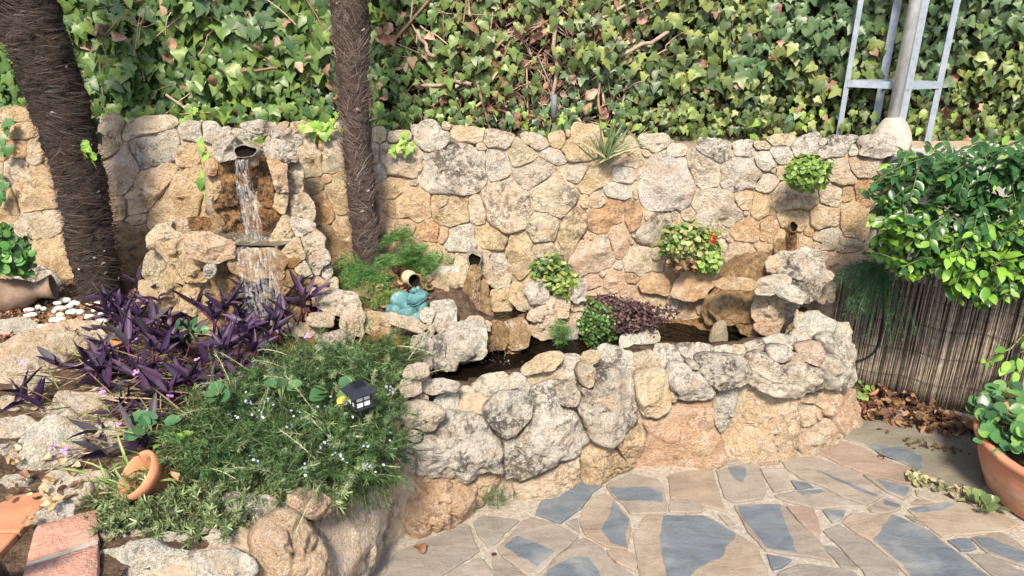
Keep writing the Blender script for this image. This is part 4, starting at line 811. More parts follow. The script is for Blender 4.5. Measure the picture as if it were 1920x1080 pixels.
# twigs and dead stalks
mb = MB(); 
for k in range(620):
    if k < 430: px_, py_ = rng.normal(1000, 110), rng.uniform(-20, 250)
    else: px_, py_ = rng.uniform(150, 1900), rng.uniform(0, 260)
    c = hproj(px_, py_) + np.array([0, rng.uniform(-.02, .07), 0]); d = unit(1)[0] * np.array([1, .25, 1.1]); L = rng.uniform(.06, .3); s_ = np.linspace(-.5, .5, 6)
    pts = c + d * L * s_[:, None] + .02 * fbm(np.column_stack([s_ * 3, s_ * 0 + k, s_ * 0]), 3)[:, None] * unit(1)
    mb.tube(pts, rng.uniform(.001, .004) if k % 9 else .007, 4, pick([(.32, .22, .16), (.22, .14, .10), (.42, .32, .25)], 1)[0], False)
for p0, p1 in (((1040, 40), (1040, 215)), ((795, 155), (890, 150)), ((780, 60), (815, 110)), ((1150, 110), (1250, 60))):
    s_ = np.linspace(0, 1, 9); A_, B_ = hproj(*p0), hproj(*p1); mb.tube(A_ + (B_ - A_) * s_[:, None] + .015 * fbm(np.column_stack([s_ * 4, s_, s_ * 0 + p0[0]]), 3)[:, None] - np.array([0, .03, 0]), .009, 6, (.33, .25, .2))
link('twigs', mb.mesh('twigs', [TWIG], True, (0, 3.4, 1), True), hd, (0, 3.4, 1), kind='stuff')
# dry leaves caught in the hedge
n_ = 300; pxs = rng.normal(1000, 150, n_); pys = rng.uniform(-10, 262, n_); e_ = rng.random(n_) < .3; pxs[e_] = rng.uniform(150, 1900, e_.sum())
P = np.array([hproj(a, b) for a, b in zip(pxs, pys)]); P[:, 1] += rng.uniform(-.04, .05, n_)
leafset(hd, 'dry_leaves', CURL, P, unit(n_), np.array([0, -1, .3]) + rng.normal(0, .5, (n_, 3)), rng.uniform(.03, .065, n_), pick([(.34, .22, .16), (.27, .16, .11), (.40, .29, .22), (.20, .12, .08)], n_), DRY)
wp = hproj(1037, 195); mb = MB(); mb.tube([wp + np.array([0, -.06, .05]), wp + np.array([.0, -.06, -.06])], .014, 10); link('irrigation_pipe', mb.mesh('pipe', [simple('grey_pipe', (.12, .13, .16), (.2, .21, .25), 20, .6)], True, wp), None, wp, 'short grey pipe end showing in the bare middle of the ivy', None, None, 'pipe')
def hang(label, pts_px, off, n_per=12, size=.045, name='ivy_sprig', cols=((.20, .34, .06), (.12, .24, .05), (.26, .42, .08)), ysrf=None):
    P3 = np.array([on_wall(a, b, off) if ysrf is None else on_y(a, b, ysrf) for a, b in pts_px]); t_ = thing(name, label, 'ivy', P3[0]); mb = MB(); mb.tube(P3, .0025, 5, (.25, .2, .12)); link('stem', mb.mesh('stem', [TWIG], True, P3[0], True), t_, P3[0])
    seg = rng.random(n_per) * (len(P3) - 1); i = seg.astype(int); f = (seg - i)[:, None]; pos = P3[i] * (1 - f) + P3[np.minimum(i + 1, len(P3) - 1)] * f + rng.normal(0, .018, (n_per, 3)) * np.array([1, .5, 1]) - np.array([0, .015, 0])
    leafset(t_, 'leaf', IVY, pos, np.stack([rng.normal(0, .6, n_per), rng.normal(-.2, .2, n_per), -1 + rng.normal(0, .4, n_per)], 1), np.stack([rng.normal(0, .4, n_per), -np.ones(n_per), rng.normal(.4, .3, n_per)], 1), rng.uniform(.7, 1.3, n_per) * size, pick(cols, n_per), LEAF, n_per)
hang('ivy sprig hanging beside the left shoulder of the fountain', [(378, 275), (390, 300), (380, 330), (398, 365), (408, 375)], .1, 16)
hang('bright ivy sprig crossing the front of the shaggy left palm', [(108, 332), (135, 318), (160, 300), (172, 270)], 0, 16, .045, ysrf=2.80, cols=((.30, .50, .08), (.22, .40, .06)))
hang('dark ivy climbing the right side of the left palm', [(175, 225), (184, 255), (180, 285), (178, 310)], 0, 18, .04, ysrf=2.95, cols=((.04, .10, .04), (.07, .14, .05)))
hang('thin ivy strand hanging at the left photo edge', [(22, 225), (10, 265), (6, 310), (2, 365)], .06, 14, .045, cols=((.06, .15, .04), (.1, .2, .06)))
hang('small bright ivy tuft on the wall right of the slim palm', [(740, 285), (752, 275), (768, 270)], .05, 11, .035, cols=((.28, .42, .08), (.2, .34, .07)))
hang('ivy tuft over the top of the fountain head', [(478, 262), (500, 250), (520, 238)], .16, 14, .035, cols=((.28, .42, .08), (.12, .24, .06)))
hang('bright ivy tuft on the wall top left of the slim palm', [(570, 235), (600, 245), (636, 240)], .05, 22, .035, cols=((.28, .42, .08), (.2, .36, .07)))

# ---------------------------------------------------------------- palms
def palm(label, top, mid_, bot, wpx, y0, seed, ztop=2.6, dark=1.0):
    A = [on_y(*bot, y0), on_y(*mid_, y0), on_y(*top, y0)]; A.append(A[2] + (A[2] - A[1]) * ((ztop - A[2][2]) / (A[2][2] - A[1][2]))); A[0] = A[0] - np.array([0, 0, .06]); W = [wpx[0], wpx[1], wpx[2], wpx[2]]
    zs_ = np.linspace(A[0][2], ztop, 150); ax = np.stack([np.interp(zs_, [a_[2] for a_ in A], [a_[k] for a_ in A]) for k in range(3)], 1)
    rad = np.interp(zs_, [a_[2] for a_ in A], [(.82 if seed == 3 else .80) * w_ / 2 / FPX * ((a_ - CAM) @ FW) for w_, a_ in zip(W, A)]); K = 48; base = A[0]
    root = thing('palm_tree', label, 'palm', base); V = []
    ring = .030
    for i, z_ in enumerate(zs_):
        for j in range(K):
            th = 2 * math.pi * j / K; ph = (z_ / ring + .5 * math.sin(th * 2 + seed) + .3 * math.sin(5 * th)) % 1.0; V.append((ax[i][0] + rad[i] * math.cos(th) * (1 + .13 * (ph - .4)), ax[i][1] + rad[i] * math.sin(th) * (1 + .13 * (ph - .4)), z_))
    V = np.array(V); c_ = np.repeat(ax, K, 0); d = V - c_; d[:, 2] = 0; V = V + d * (.11 * fbm(V * np.array([14, 14, 26]), seed, 5) + .10 * fbm(V * 6, seed + 3, 2))[:, None]
    F = [(i * K + j, i * K + (j + 1) % K, (i + 1) * K + (j + 1) % K, (i + 1) * K + j) for i in range(len(zs_) - 1) for j in range(K)]
    link('trunk', new_mesh('trunk', V - base, F, [simple('palm_bark' + str(seed), (.033 * dark, .026 * dark, .023 * dark), (.14 * dark, .11 * dark, .10 * dark), 30, .95, .1, .02, stretch=(1, 1, 2.5))]), root, base)
    # fibre strands
    n_ = 11000; zi = rng.uniform(A[0][2] + .05, ztop - .05, n_); th = rng.uniform(0, 2 * math.pi, n_); a_ = np.stack([np.interp(zi, zs_, ax[:, k]) for k in range(3)], 1); r_ = np.interp(zi, zs_, rad)
    nrm = np.stack([np.cos(th), np.sin(th), th * 0], 1); tan = np.stack([-np.sin(th), np.cos(th), th * 0], 1); P = a_ + nrm * (r_ * rng.uniform(.96, 1.05, n_))[:, None]; P[:, 2] = zi
    q_ = np.column_stack([np.cos(th) * 1.2, np.sin(th) * 1.2, zi * 9]); fl = fbm(q_, seed, 3); fv = fbm(q_ * np.array([1, 1, .6]) + 9, seed + 1, 3)
    T_ = tan * (fl * 1.3 + (.9 if seed == 3 else .25) * np.sign(fl) + rng.normal(0, .22, n_))[:, None] + np.array([0, 0, 1]) * ((-.25 if seed == 3 else .9) + fv * .6 + rng.normal(0, .25, n_))[:, None] + nrm * rng.uniform(.0, .28, (n_, 1)); r_ = r_ * (1 + .05 * fbm(q_ * 1.5, 8, 2)); P = a_ + nrm * (r_ * rng.uniform(.97, 1.07, n_))[:, None]; P[:, 2] = zi
    hair = [(np.array([(-.012, 0, 0), (.012, 0, 0), (.010, .35, .03), (-.010, .35, .03), (.006, .7, .02), (-.006, .7, .02), (0, 1, -.04)]), [(0, 1, 2, 3), (3, 2, 4, 5), (5, 4, 6)])]
    leafset(root, 'fibres', hair, P, T_, nrm, rng.uniform(.025, .085, n_), pick([(.11 * dark, .075 * dark, .064 * dark), (.2 * dark, .15 * dark, .13 * dark), (.05, .038, .034), (.28 * dark, .25 * dark, .23 * dark)], n_, [.40, .25, .31, .04]), (FIBRE, FIBRE))
    # old leaf-base stubs
    mb = MB()
    for k in range(26):
        z_ = rng.uniform(A[0][2] + .08, ztop - .1); th_ = rng.uniform(math.pi, 2 * math.pi); r__ = np.interp(z_, zs_, rad); c = np.array([np.interp(z_, zs_, ax[:, 0]) + r__ * math.cos(th_), np.interp(z_, zs_, ax[:, 1]) + r__ * math.sin(th_), z_])
        n3 = np.array([math.cos(th_), math.sin(th_), .35]); u = np.array([-math.sin(th_), math.cos(th_), 0]); w_ = rng.uniform(.010, .022); L = rng.uniform(.012, .035)
        mb.tube([c - n3 * .01 - u * w_, c + n3 * .006 + np.array([0, 0, .006]), c - n3 * .01 + u * w_], [.002, .005, .002], 5, pick([(.20, .16, .14), (.12, .09, .075), (.30, .26, .23)], 1)[0])
    link('leaf_bases', mb.mesh('leaf_bases', [TWIG], True, base, True), root, base, kind='stuff'); return root
palm('thick shaggy dark palm trunk at the left edge', (60, 50), (150, 330), (188, 545), (86, 100, 128), 2.82, 3, dark=.6)
palm('slimmer fibrous palm trunk right of the fountain', (656, 40), (670, 280), (690, 480), (60, 60, 82), 2.90, 5, dark=1.12)

# ---------------------------------------------------------------- plants
def plant(name, label, cat, base): return thing(name, label, cat, base)
# purple heart
ph = plant('purple_plant', 'sprawling deep purple spiderwort with small violet flowers on the left bed', 'purple plant', on_z(380, 700, .4))
reg = [((240, 560), (380, 560), (600, 575), (600, 640), (500, 680), (420, 720), (300, 760), (190, 720), (200, 620)), ((90, 640), (250, 620), (260, 800), (100, 760)), ((20, 720), (200, 760), (330, 760), (300, 850), (120, 870), (30, 810))]
cl = np.concatenate([poly_pts(reg[0], 132), poly_pts(reg[1], 13), poly_pts(reg[2], 8)]); pos = []; T_ = []; N_ = []; S_ = []; C_ = []; mb = MB(); tips = []
for a, b in cl:
    h = rng.uniform(.04, .17) if 230 < a < 620 and b < 700 else rng.uniform(.02, .06); p0 = on_z(a, b, .42); p0 = np.array([p0[0], p0[1], .41]); lean = rng.normal(0, .5, 3) * np.array([1, 1, 0]) + np.array([-.1 if a < 300 else .05, -.15, 1]); lean /= np.linalg.norm(lean); tip = p0 + lean * h
    mb.tube([p0 - lean * .03, (p0 + tip) / 2 + rng.normal(0, .006, 3), tip], .0028, 5, (.10, .03, .10)); tips.append(tip); kk = rng.integers(3, 6); a0 = rng.uniform(0, 6.28)
    for k in range(kk):
        th_ = a0 + k * 2.5; d = lean * rng.uniform(.35, 1.1) + np.array([math.cos(th_), math.sin(th_), .1]) * rng.uniform(.5, .9); pos.append(tip - lean * rng.uniform(0, .03)); T_.append(d); N_.append(lean + rng.normal(0, .2, 3)); S_.append(rng.uniform(.055, .115))
C_ = pick([(.038, .018, .055), (.026, .013, .036), (.065, .036, .078), (.075, .068, .08), (.10, .055, .10)], len(pos), [.35, .25, .2, .12, .08]); pos = np.array(pos)
PM = (tint_mat('purple_leaf', .5, .35, .12, True, .25, 0, 30), tint_mat('purple_leaf_mass', .5, .35, .12, False, .25, 0, 30))
leafset(ph, 'leaf', LANCE, pos, T_, N_, S_, C_, PM, 300, -pos[:, 1] + rng.uniform(0, 1.2, len(pos)), mass_name='leaf_mass')
link('stems', mb.mesh('stems', [TWIG], True, on_z(380, 700, .4), True), ph, on_z(380, 700, .4), kind='stuff')
FL = [(483, 550), (250, 636), (267, 611), (434, 606), (576, 630), (370, 675), (254, 698), (191, 733), (151, 763), (282, 769), (221, 796), (317, 743), (121, 845), (97, 837), (534, 687), (382, 588), (42, 680), (597, 585), (69, 815)]
flm = tint_mat('violet_petal', .6, .2, .25, True, .1); pet = outline_leaf([(0, 0), (.3, .3), (.42, .65), (.2, .95), (0, 1)], .2, .1)
for a, b in FL:
    z_ = .47 if b < 700 else .44; p_ = on_z(a, b, z_); V = []; F = []; 
    for k in range(3):
        th_ = k * 2.094 + a; v, f = pet; R_ = rot_to((0, -.6, .8)) @ np.array([[math.cos(th_), -math.sin(th_), 0], [math.sin(th_), math.cos(th_), 0], [0, 0, 1]]); F += [tuple(i + len(V) for i in ff) for ff in f]; V += list((v * rng.uniform(.011, .014)) @ R_.T)
    link('flower', new_mesh('flower', V, F, [flm]), ph, p_, None, None, (.55, .28, .72))
# straw coloured dry stems through the purple plant and grass
n_ = 420; q = poly_pts([(60, 690), (300, 640), (420, 700), (400, 800), (330, 870), (180, 870), (120, 800)], n_); P = np.array([on_z(a, b, .42) for a, b in q]); P[:, 2] = .41 + rng.uniform(0, .04, n_)
o_ = leafset(None, 'dry_grass', BLADE, P, unit(n_) * np.array([1.2, .8, .25]) + np.array([-.5, .1, .15]), np.array([0, -.4, 1]) + rng.normal(0, .3, (n_, 3)), rng.uniform(.06, .2, n_), pick([(.36, .28, .18), (.26, .18, .11), (.20, .24, .09), (.16, .1, .1)], n_), DRY); o_['label'] = 'tangle of dry straw stems around the purple plant and tipped pot'; o_['category'] = 'dry grass'
# rosemary and heather-like greens
ro = plant('rosemary_bush', 'low spreading rosemary with pale blue flowers drooping over the wall around the lantern', 'rosemary', on_z(600, 800, .42))
PR = [(400, 720), (560, 655), (640, 640), (700, 632), (775, 650), (750, 700), (728, 760), (720, 830), (700, 880), (640, 890), (560, 880), (470, 895), (380, 880), (330, 810)]
def needles(root, name, polys, nst, hrange, nl, ln, cols, stemc, droop=0, up=1.0, z0=.42, curve=.5, per=44, mats=None, wide=1.0, mound=0.0):
    mb = MB(); pos = []; T_ = []; N_ = []; S_ = []; C_ = []
    q = poly_pts(polys, nst)
    for a, b in q:
        p_ = on_z(a, b, z0); lump = -.35 * math.exp(-((a - 675) / 45) ** 2 - ((b - 765) / 35) ** 2) + .5 + .75 * float(fbm(np.array([[p_[0] * 7, p_[1] * 7, 2.0]]), 21, 2)[0]); zz = z0 + mound * min(1, max(0, lump)); p_ = on_z(a, b, zz); p_[2] = zz - .02; L = rng.uniform(*nl); d = np.array([rng.normal(0, .7), rng.normal(-.25, .6), up * rng.uniform(.3, 1.1)]); d /= np.linalg.norm(d); sag = np.array([rng.normal(0, .25), -.3, -1]) * rng.uniform(.1, .6) * curve - np.array([0, 0, droop])
        s_ = np.linspace(0, 1, 8)[:, None]; pts = p_ + d * L * s_ + sag * L * s_ ** 2; c_s = np.array(stemc) * rng.uniform(.7, 1.3); mb.tube(pts, np.linspace(.0017, .0009, 8), 4, c_s, False)
        m_ = int(per * L / np.mean(nl)); f = rng.uniform(.1, 1.0, m_) * 7; i = np.minimum(f.astype(int), 6); fr = (f - i)[:, None]; pp = pts[i] * (1 - fr) + pts[i + 1] * fr; tg = pts[i + 1] - pts[i]; tg /= np.linalg.norm(tg, axis=1)[:, None]
        side = np.cross(tg, unit(m_)); side /= np.linalg.norm(side, axis=1)[:, None] + 1e-9; pos.append(pp); T_.append(side + tg * rng.uniform(.4, 1.1, (m_, 1))); N_.append(tg + unit(m_) * .3); S_.append(rng.uniform(*ln, m_)); C_.append(pick(cols, m_) * rng.uniform(.75, 1.25))
    V_ = [(np.array(NEEDLE[0][0]) * np.array([wide, 1, 1]), NEEDLE[0][1])]
    leafset(root, name, V_, np.concatenate(pos), np.concatenate(T_), np.concatenate(N_), np.concatenate(S_), np.concatenate(C_), mats or LEAF)
    c0 = np.array(root.location); link('stems', mb.mesh('stems', [TWIG], True, c0, True), root, c0, kind='stuff')
RC = [(.05, .115, .035), (.03, .075, .025), (.08, .16, .045), (.13, .22, .08)]
needles(ro, 'foliage', PR, 1400, (0, .08), (.05, .14), (.012, .022), RC, (.13, .15, .08), up=.8, per=62, mound=.075)
needles(ro, 'light_sprigs', PR, 90, (0, .1), (.12, .22), (.012, .018), [(.2, .27, .12), (.28, .34, .18)], (.42, .42, .28), up=.9, per=70, mound=.075)
needles(ro, 'hanging_foliage', [(590, 850), (730, 790), (725, 860), (680, 885), (610, 890)], 260, (0, .02), (.04, .09), (.012, .020), RC, (.16, .17, .1), droop=.8, up=.2, z0=.41, per=70)
m_ = 110; bl_ = poly_pts([(430, 720), (560, 690), (760, 690), (750, 880), (560, 890), (430, 850)], 26); ctr = bl_[rng.integers(0, 26, m_)] + rng.normal(0, 7, (m_, 2)); P = np.array([on_z(a, b, .55 + rng.uniform(-.03, .02)) for a, b in ctr])
leafset(ro, 'flowers', [pet], P, unit(m_), unit(m_), rng.uniform(.006, .010, m_), pick([(.36, .40, .56), (.46, .5, .62)], m_), (flm, tint_mat('blue_petal', .6, .2, .2, False, .1)))
ss = plant('seaside_plant', 'grey green bushy succulent ground cover spilling onto the lower rocks', 'ground cover', on_z(340, 920, .41))
needles(ss, 'foliage', [(200, 900), (300, 860), (420, 880), (560, 900), (640, 900), (600, 925), (460, 935), (430, 985), (380, 990), (300, 985), (210, 985), (195, 940)], 620, (0, .03), (.04, .09), (.014, .024), [(.17, .23, .10), (.13, .19, .08), (.24, .30, .14), (.10, .16, .06)], (.3, .24, .16), up=1.0, z0=.395, per=34, wide=1.9)
g2 = plant('grass_tuft', 'yellow green grass blades beside the tipped terracotta pot', 'grass tuft', on_z(240, 920, .4))
n_ = 48; q = poly_pts([(160, 900), (300, 880), (420, 860), (430, 900), (250, 940)], n_); P = np.array([on_z(a, b, .40) for a, b in q]); leafset(g2, 'blades', [outline_leaf([(0, 0), (.03, .3), (.026, .7), (0, 1.0)], .6, .5)], P, np.array([0, -.2, .6]) + rng.normal(0, .6, (n_, 3)) * np.array([1.2, .6, .4]), np.array([0, -.5, 1]) + rng.normal(0, .3, (n_, 3)), rng.uniform(.06, .15, n_), pick([(.20, .28, .08), (.14, .21, .06), (.30, .32, .13)], n_), LEAF)
def rosette(name, label, px_, py_, z_, n_, spread, size, cols, tm=OVAL, cat='weed', mats=LEAF, up=.6, nsing=None, offh=.0):
    p_ = on_z(px_, py_, z_); t_ = plant(name, label, cat, p_); d = unit(n_); d[:, 2] = np.abs(d[:, 2]) * up; pos = p_ + d * np.array([spread, spread, spread * .6]) * rng.uniform(.3, 1, (n_, 1)) + np.array([0, 0, offh])
    leafset(t_, 'leaf', tm, pos, d + np.array([0, -.1, .1]), np.array([0, -.5, 1]) + rng.normal(0, .35, (n_, 3)), rng.uniform(.75, 1.2, n_) * size, pick(cols, n_), mats, min(n_, 300) if nsing is None else nsing, rng.random(n_))
    mb = MB()
    for k in range(min(n_, 14)): mb.tube([p_ - np.array([0, 0, .04]), (p_ + pos[k]) / 2 + np.array([0, 0, .01]), pos[k]], .0018, 4, (.16, .2, .08))
    link('stems', mb.mesh('stems', [TWIG], True, p_, True), t_, p_, kind='stuff'); return t_
GC = [(.06, .15, .06), (.04, .11, .045), (.09, .18, .07)]
rosette('clover_weed', 'round leaved green weed between purple plant and rosemary', 412, 738, .56, 8, .03, .038, GC, ROUND)
rosette('clover_weed', 'broad leaved green weed just above the tipped pot', 285, 805, .47, 6, .04, .05, GC, ROUND)
rosette('clover_weed', 'green leaves tucked behind the left side of the lantern', 622, 735, .555, 7, .035, .045, GC, ROUND)
rosette('clover_weed', 'bluish green leaves at the right of the purple plant', 525, 730, .56, 5, .03, .035, GC, ROUND)
rosette('clover_weed', 'small green leaves among the upper purple foliage', 352, 625, .48, 12, .05, .035, GC, ROUND)
rosette('broad_leaf_weed', 'light green pointed leaves right above the terracotta rim', 312, 832, .46, 6, .03, .05, [(.2, .34, .07)], OVAL)
# ferns
def fern(name, label, base, n_, L, dirs, cols, dens=120, cat='fern', width=.03, droop=.5):
    t_ = plant(name, label, cat, base); mb = MB(); pos = []; T_ = []; N_ = []; S_ = []
    for k in range(n_):
        d = np.array(dirs[rng.integers(0, len(dirs))], float) + rng.normal(0, .35, 3); d /= np.linalg.norm(d); l_ = L * rng.uniform(.6, 1.1); s_ = np.linspace(0, 1, 9)[:, None]; pts = base + rng.normal(0, .015, 3) * np.array([1, 1, 0]) + d * l_ * s_ + np.array([0, -.1, -1]) * droop * l_ * s_ ** 2; mb.tube(pts, np.linspace(.0015, .0006, 9), 4, (.10, .18, .05), False)
        m_ = dens; f = rng.uniform(.12, 1, m_) * 8; i = np.minimum(f.astype(int), 7); fr = (f - i)[:, None]; pp = pts[i] * (1 - fr) + pts[i + 1] * fr; tg = pts[i + 1] - pts[i]; tg /= np.linalg.norm(tg, axis=1)[:, None]
        side = np.cross(tg, np.array([0, -.3, 1.0])); side /= np.linalg.norm(side, axis=1)[:, None]; sgn = rng.choice([-1, 1], (m_, 1)); wv = width * (1 - (f / 8)) ** .6 + .006; j = rng.random(m_) * wv
        pos.append(pp + side * sgn * j[:, None] + rng.normal(0, .002, (m_, 3))); T_.append(side * sgn * .8 + tg * .7 + unit(m_) * .35); N_.append(unit(m_)); S_.append(rng.uniform(.006, .014, m_))
    leafset(t_, 'fronds', [(np.array(NEEDLE[0][0]) * np.array([1.3, 1, 1]), NEEDLE[0][1])], np.concatenate(pos), np.concatenate(T_), np.concatenate(N_), np.concatenate(S_), pick(cols, n_ * dens), LEAF); link('stems', mb.mesh('stems', [TWIG], True, base, True), t_, base, kind='stuff')
FC = [(.06, .16, .04), (.09, .22, .05), (.045, .11, .03), (.13, .27, .07)]
fern('asparagus_fern', 'feathery green fern at the foot of the slim palm', on_y(690, 505, 2.80), 44, .20, [(-1, -.3, .25), (-.4, -.6, .4), (.7, -.4, .3), (0, -1, .1)], FC, 220)
fern('asparagus_fern', 'taller feathery fern against the wall behind the cream jug', on_y(775, 500, 2.86), 54, .21, [(.5, -.2, .9), (0, -.3, .9), (1, -.2, .3), (-.4, -.3, .6)], FC, 220)
fern('asparagus_fern', 'dark fern tuft right behind the slim palm trunk', on_y(742, 450, 2.95), 22, .13, [(.2, -.2, .7), (.8, -.3, -.1), (-.3, -.3, .4)], FC, 200)
fern('small_fern', 'yellowish small fern left of the frog', on_y(730, 560, 2.66), 24, .09, [(-.5, -.5, .7), (.3, -.5, .7)], [(.22, .28, .06), (.12, .22, .05)], 110)
fern('asparagus_fern', 'dark green fern hanging in front of the top of the reed screen', on_y(1655, 500, 2.66), 44, .20, [(-1, -.2, -.1), (-.5, -.2, -.5), (.2, -.2, -.7), (0, -.2, .3)], [(.02, .085, .03), (.03, .12, .04)], 220)
fern('small_fern', 'tiny fern growing from the wall above the left half of the pond', on_y(1052, 612, 2.62), 16, .06, [(-.3, -.4, .4), (.3, -.4, -.5), (0, -.4, -.8)], FC, 110, width=.012)
fern('small_fern', 'little weed in the joint at the foot of the wall by the paving', on_z(925, 938, .02) + np.array([0, -.01, 0]), 9, .10, [(0, -.2, 1), (.3, -.3, .6)], [(.10, .16, .07)], 60, width=.012, droop=.1)
# small leafy mounds
def mound(name, label, px_, py_, y_, rx, ry, n_, size, cols, tm, cat='plant', nsing=160, mats=LEAF, dx=.07, extra=None):
    c = on_y(px_, py_, y_); k = ((c - CAM) @ FW) / FPX; t_ = plant(name, label, cat, c); u = unit(n_); u[:, 1] = -np.abs(u[:, 1]); r_ = rng.uniform(.75, 1.08, (n_, 1)) + .38 * fbm(u * 2.2 + px_, 3)[:, None]
    pos = c + u * np.array([rx * k, dx, ry * k]) * r_; Nn_ = u * .9 + np.array([0, -.3, .55]) + rng.normal(0, .3, (n_, 3)); Tn = np.stack([rng.normal(0, 1, n_), rng.normal(-.2, .5, n_), rng.normal(-.4, .7, n_)], 1)
    leafset(t_, 'leaf', tm, pos, Tn, Nn_, rng.uniform(.7, 1.25, n_) * size, pick(cols, n_), mats, nsing, -pos[:, 1] + rng.random(n_) * .05, mass_name='leaf_mass'); blob(c + np.array([0, .02, 0]), (rx * k * .72, dx * .7, ry * k * .72), 'stems', HB, t_, 3, .01); return t_
GE = [(.12, .20, .04), (.18, .27, .06), (.25, .33, .09), (.06, .11, .03), (.28, .24, .10)]
mound('geranium', 'geranium with one red bloom in the wall planter over the pond', 1290, 452, 2.84, 56, 34, 560, .020, GE, ROUND, 'geranium', 250)
gg = mound('geranium', 'trailing right part of the planter geranium hanging lower', 1326, 485, 2.84, 22, 26, 190, .019, [(.25, .36, .08), (.15, .26, .05)], ROUND, 'geranium', 120)
mound('dry_foliage', 'withered brown lower leaves under the planter geranium', 1290, 488, 2.84, 42, 15, 160, .02, [(.22, .13, .08), (.35, .22, .14), (.12, .08, .05)], CURL, 'dry foliage', 0, DRY)
rd = on_y(1338, 447, 2.75); n_ = 14; leafset(gg, 'red_bloom', [pet], rd + rng.normal(0, .008, (n_, 3)), unit(n_), unit(n_) + np.array([0, -1, .3]), rng.uniform(.012, .018, n_), [(.65, .02, .02)] * n_, (flm, flm), n_)
mound('geranium', 'small green geranium in the niche above the right spout', 1513, 320, 2.86, 36, 29, 420, .020, [(.13, .22, .04), (.19, .30, .06), (.08, .15, .03)], ROUND, 'geranium', 200)
mound('leafy_shrub', 'dark green shrublet growing from the middle planter pocket', 1030, 505, 2.80, 38, 30, 360, .024, [(.07, .14, .04), (.11, .19, .05), (.22, .27, .05), (.05, .10, .03)], OVAL, 'plant', 200)
mound('leafy_shrub', 'yellow green trailing part of the middle planter plant', 1052, 530, 2.76, 28, 22, 150, .022, [(.24, .30, .06), (.14, .22, .05)], OVAL, 'plant', 90)
mound('maidenhair_fern', 'bright green maidenhair fern over the pond beside the blocky stone', 1124, 604, 2.62, 37, 42, 900, .011, [(.07, .14, .03), (.11, .20, .05), (.04, .09, .02)], ROUND, 'fern', 200, dx=.06)
mound('dry_foliage', 'purplish brown withered foliage behind the maidenhair fern', 1180, 592, 2.64, 66, 34, 1300, .012, [(.07, .04, .045), (.12, .07, .07), (.04, .028, .03), (.16, .10, .09)], CURL, 'dry foliage', 0, DRY)
mound('dry_foliage', 'upper withered tuft against the wall over the maidenhair fern', 1140, 568, 2.78, 40, 16, 300, .012, [(.10, .055, .06), (.16, .10, .08)], CURL, 'dry foliage', 0, DRY, dx=.04)
mound('leafy_plant', 'leafy green plant in front of the wall at the far left edge', 18, 470, 2.70, 46, 40, 380, .032, [(.07, .19, .04), (.11, .26, .06), (.05, .12, .03)], ROUND, 'plant', 150)
mound('weed_patch', 'small round leaved weeds at the foot of the pond wall by the leaf heap', 1606, 732, 2.66, 24, 22, 70, .022, [(.18, .26, .06), (.12, .2, .05), (.3, .33, .1)], ROUND, 'weed', 70)
c = on_wall(1128, 300, .05); sp_ = plant('spider_plant', 'spiky grass like plant on top of the wall over the pond', 'plant', c); n_ = 44; d = np.stack([rng.normal(.15, .5, n_), rng.normal(-.3, .3, n_), rng.uniform(.3, 1.1, n_)], 1)
leafset(sp_, 'leaf', [outline_leaf([(0, 0), (.03, .15), (.028, .5), (.012, .85), (0, 1.0)], .6, .3), outline_leaf([(0, 0), (.03, .15), (.028, .5), (.012, .85), (0, 1.0)], .6, .05)], c + rng.normal(0, .012, (n_, 3)), d, np.array([0, -1, .4]) + rng.normal(0, .3, (n_, 3)), rng.uniform(.09, .19, n_), pick([(.14, .20, .09), (.20, .26, .12), (.42, .36, .22), (.1, .14, .07)], n_), LEAF, n_)
blob(on_y(18, 545, 2.72), (.08, .04, .05), 'twig_clump', HB, None, 4, .02)
bpy.data.objects['twig_clump']['label'] = 'dark twiggy clump under the leafy plant at far left'; bpy.data.objects['twig_clump']['category'] = 'twigs'
# ---------------------------------------------------------------- glossy shrub on the right
fs = thing('ficus_shrub', 'glossy bright green shrub leaning over the reed screen at the right', 'shrub', on_y(1850, 430, 2.55))
mb = MB(); pos = []; T_ = []; N_ = []; S_ = []; C_ = []
SR = [(1690, 300), (1800, 270), (1960, 262), (2140, 270), (2140, 560), (1960, 545), (1900, 545), (1840, 565), (1760, 500), (1690, 510), (1650, 450), (1645, 330)]
root0 = on_y(1960, 620, 2.75)
for a, b in poly_pts(SR, 520):
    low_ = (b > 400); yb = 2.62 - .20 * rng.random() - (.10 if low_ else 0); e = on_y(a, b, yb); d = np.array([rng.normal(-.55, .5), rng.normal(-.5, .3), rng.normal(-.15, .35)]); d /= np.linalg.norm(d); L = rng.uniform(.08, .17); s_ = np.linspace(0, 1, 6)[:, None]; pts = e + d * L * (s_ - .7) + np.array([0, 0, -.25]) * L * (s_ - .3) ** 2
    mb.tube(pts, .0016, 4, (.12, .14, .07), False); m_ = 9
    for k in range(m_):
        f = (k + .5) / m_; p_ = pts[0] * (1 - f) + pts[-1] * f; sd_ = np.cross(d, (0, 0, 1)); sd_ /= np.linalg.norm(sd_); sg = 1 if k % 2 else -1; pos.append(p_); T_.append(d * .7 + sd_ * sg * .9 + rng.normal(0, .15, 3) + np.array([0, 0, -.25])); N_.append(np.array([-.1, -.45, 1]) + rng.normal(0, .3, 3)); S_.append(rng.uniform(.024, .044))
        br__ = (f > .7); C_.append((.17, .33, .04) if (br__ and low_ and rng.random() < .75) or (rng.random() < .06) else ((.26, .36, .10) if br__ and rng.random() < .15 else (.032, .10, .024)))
C_ = np.array(C_) * rng.uniform(.6, 1.35, (len(C_), 1)); pos = np.array(pos)
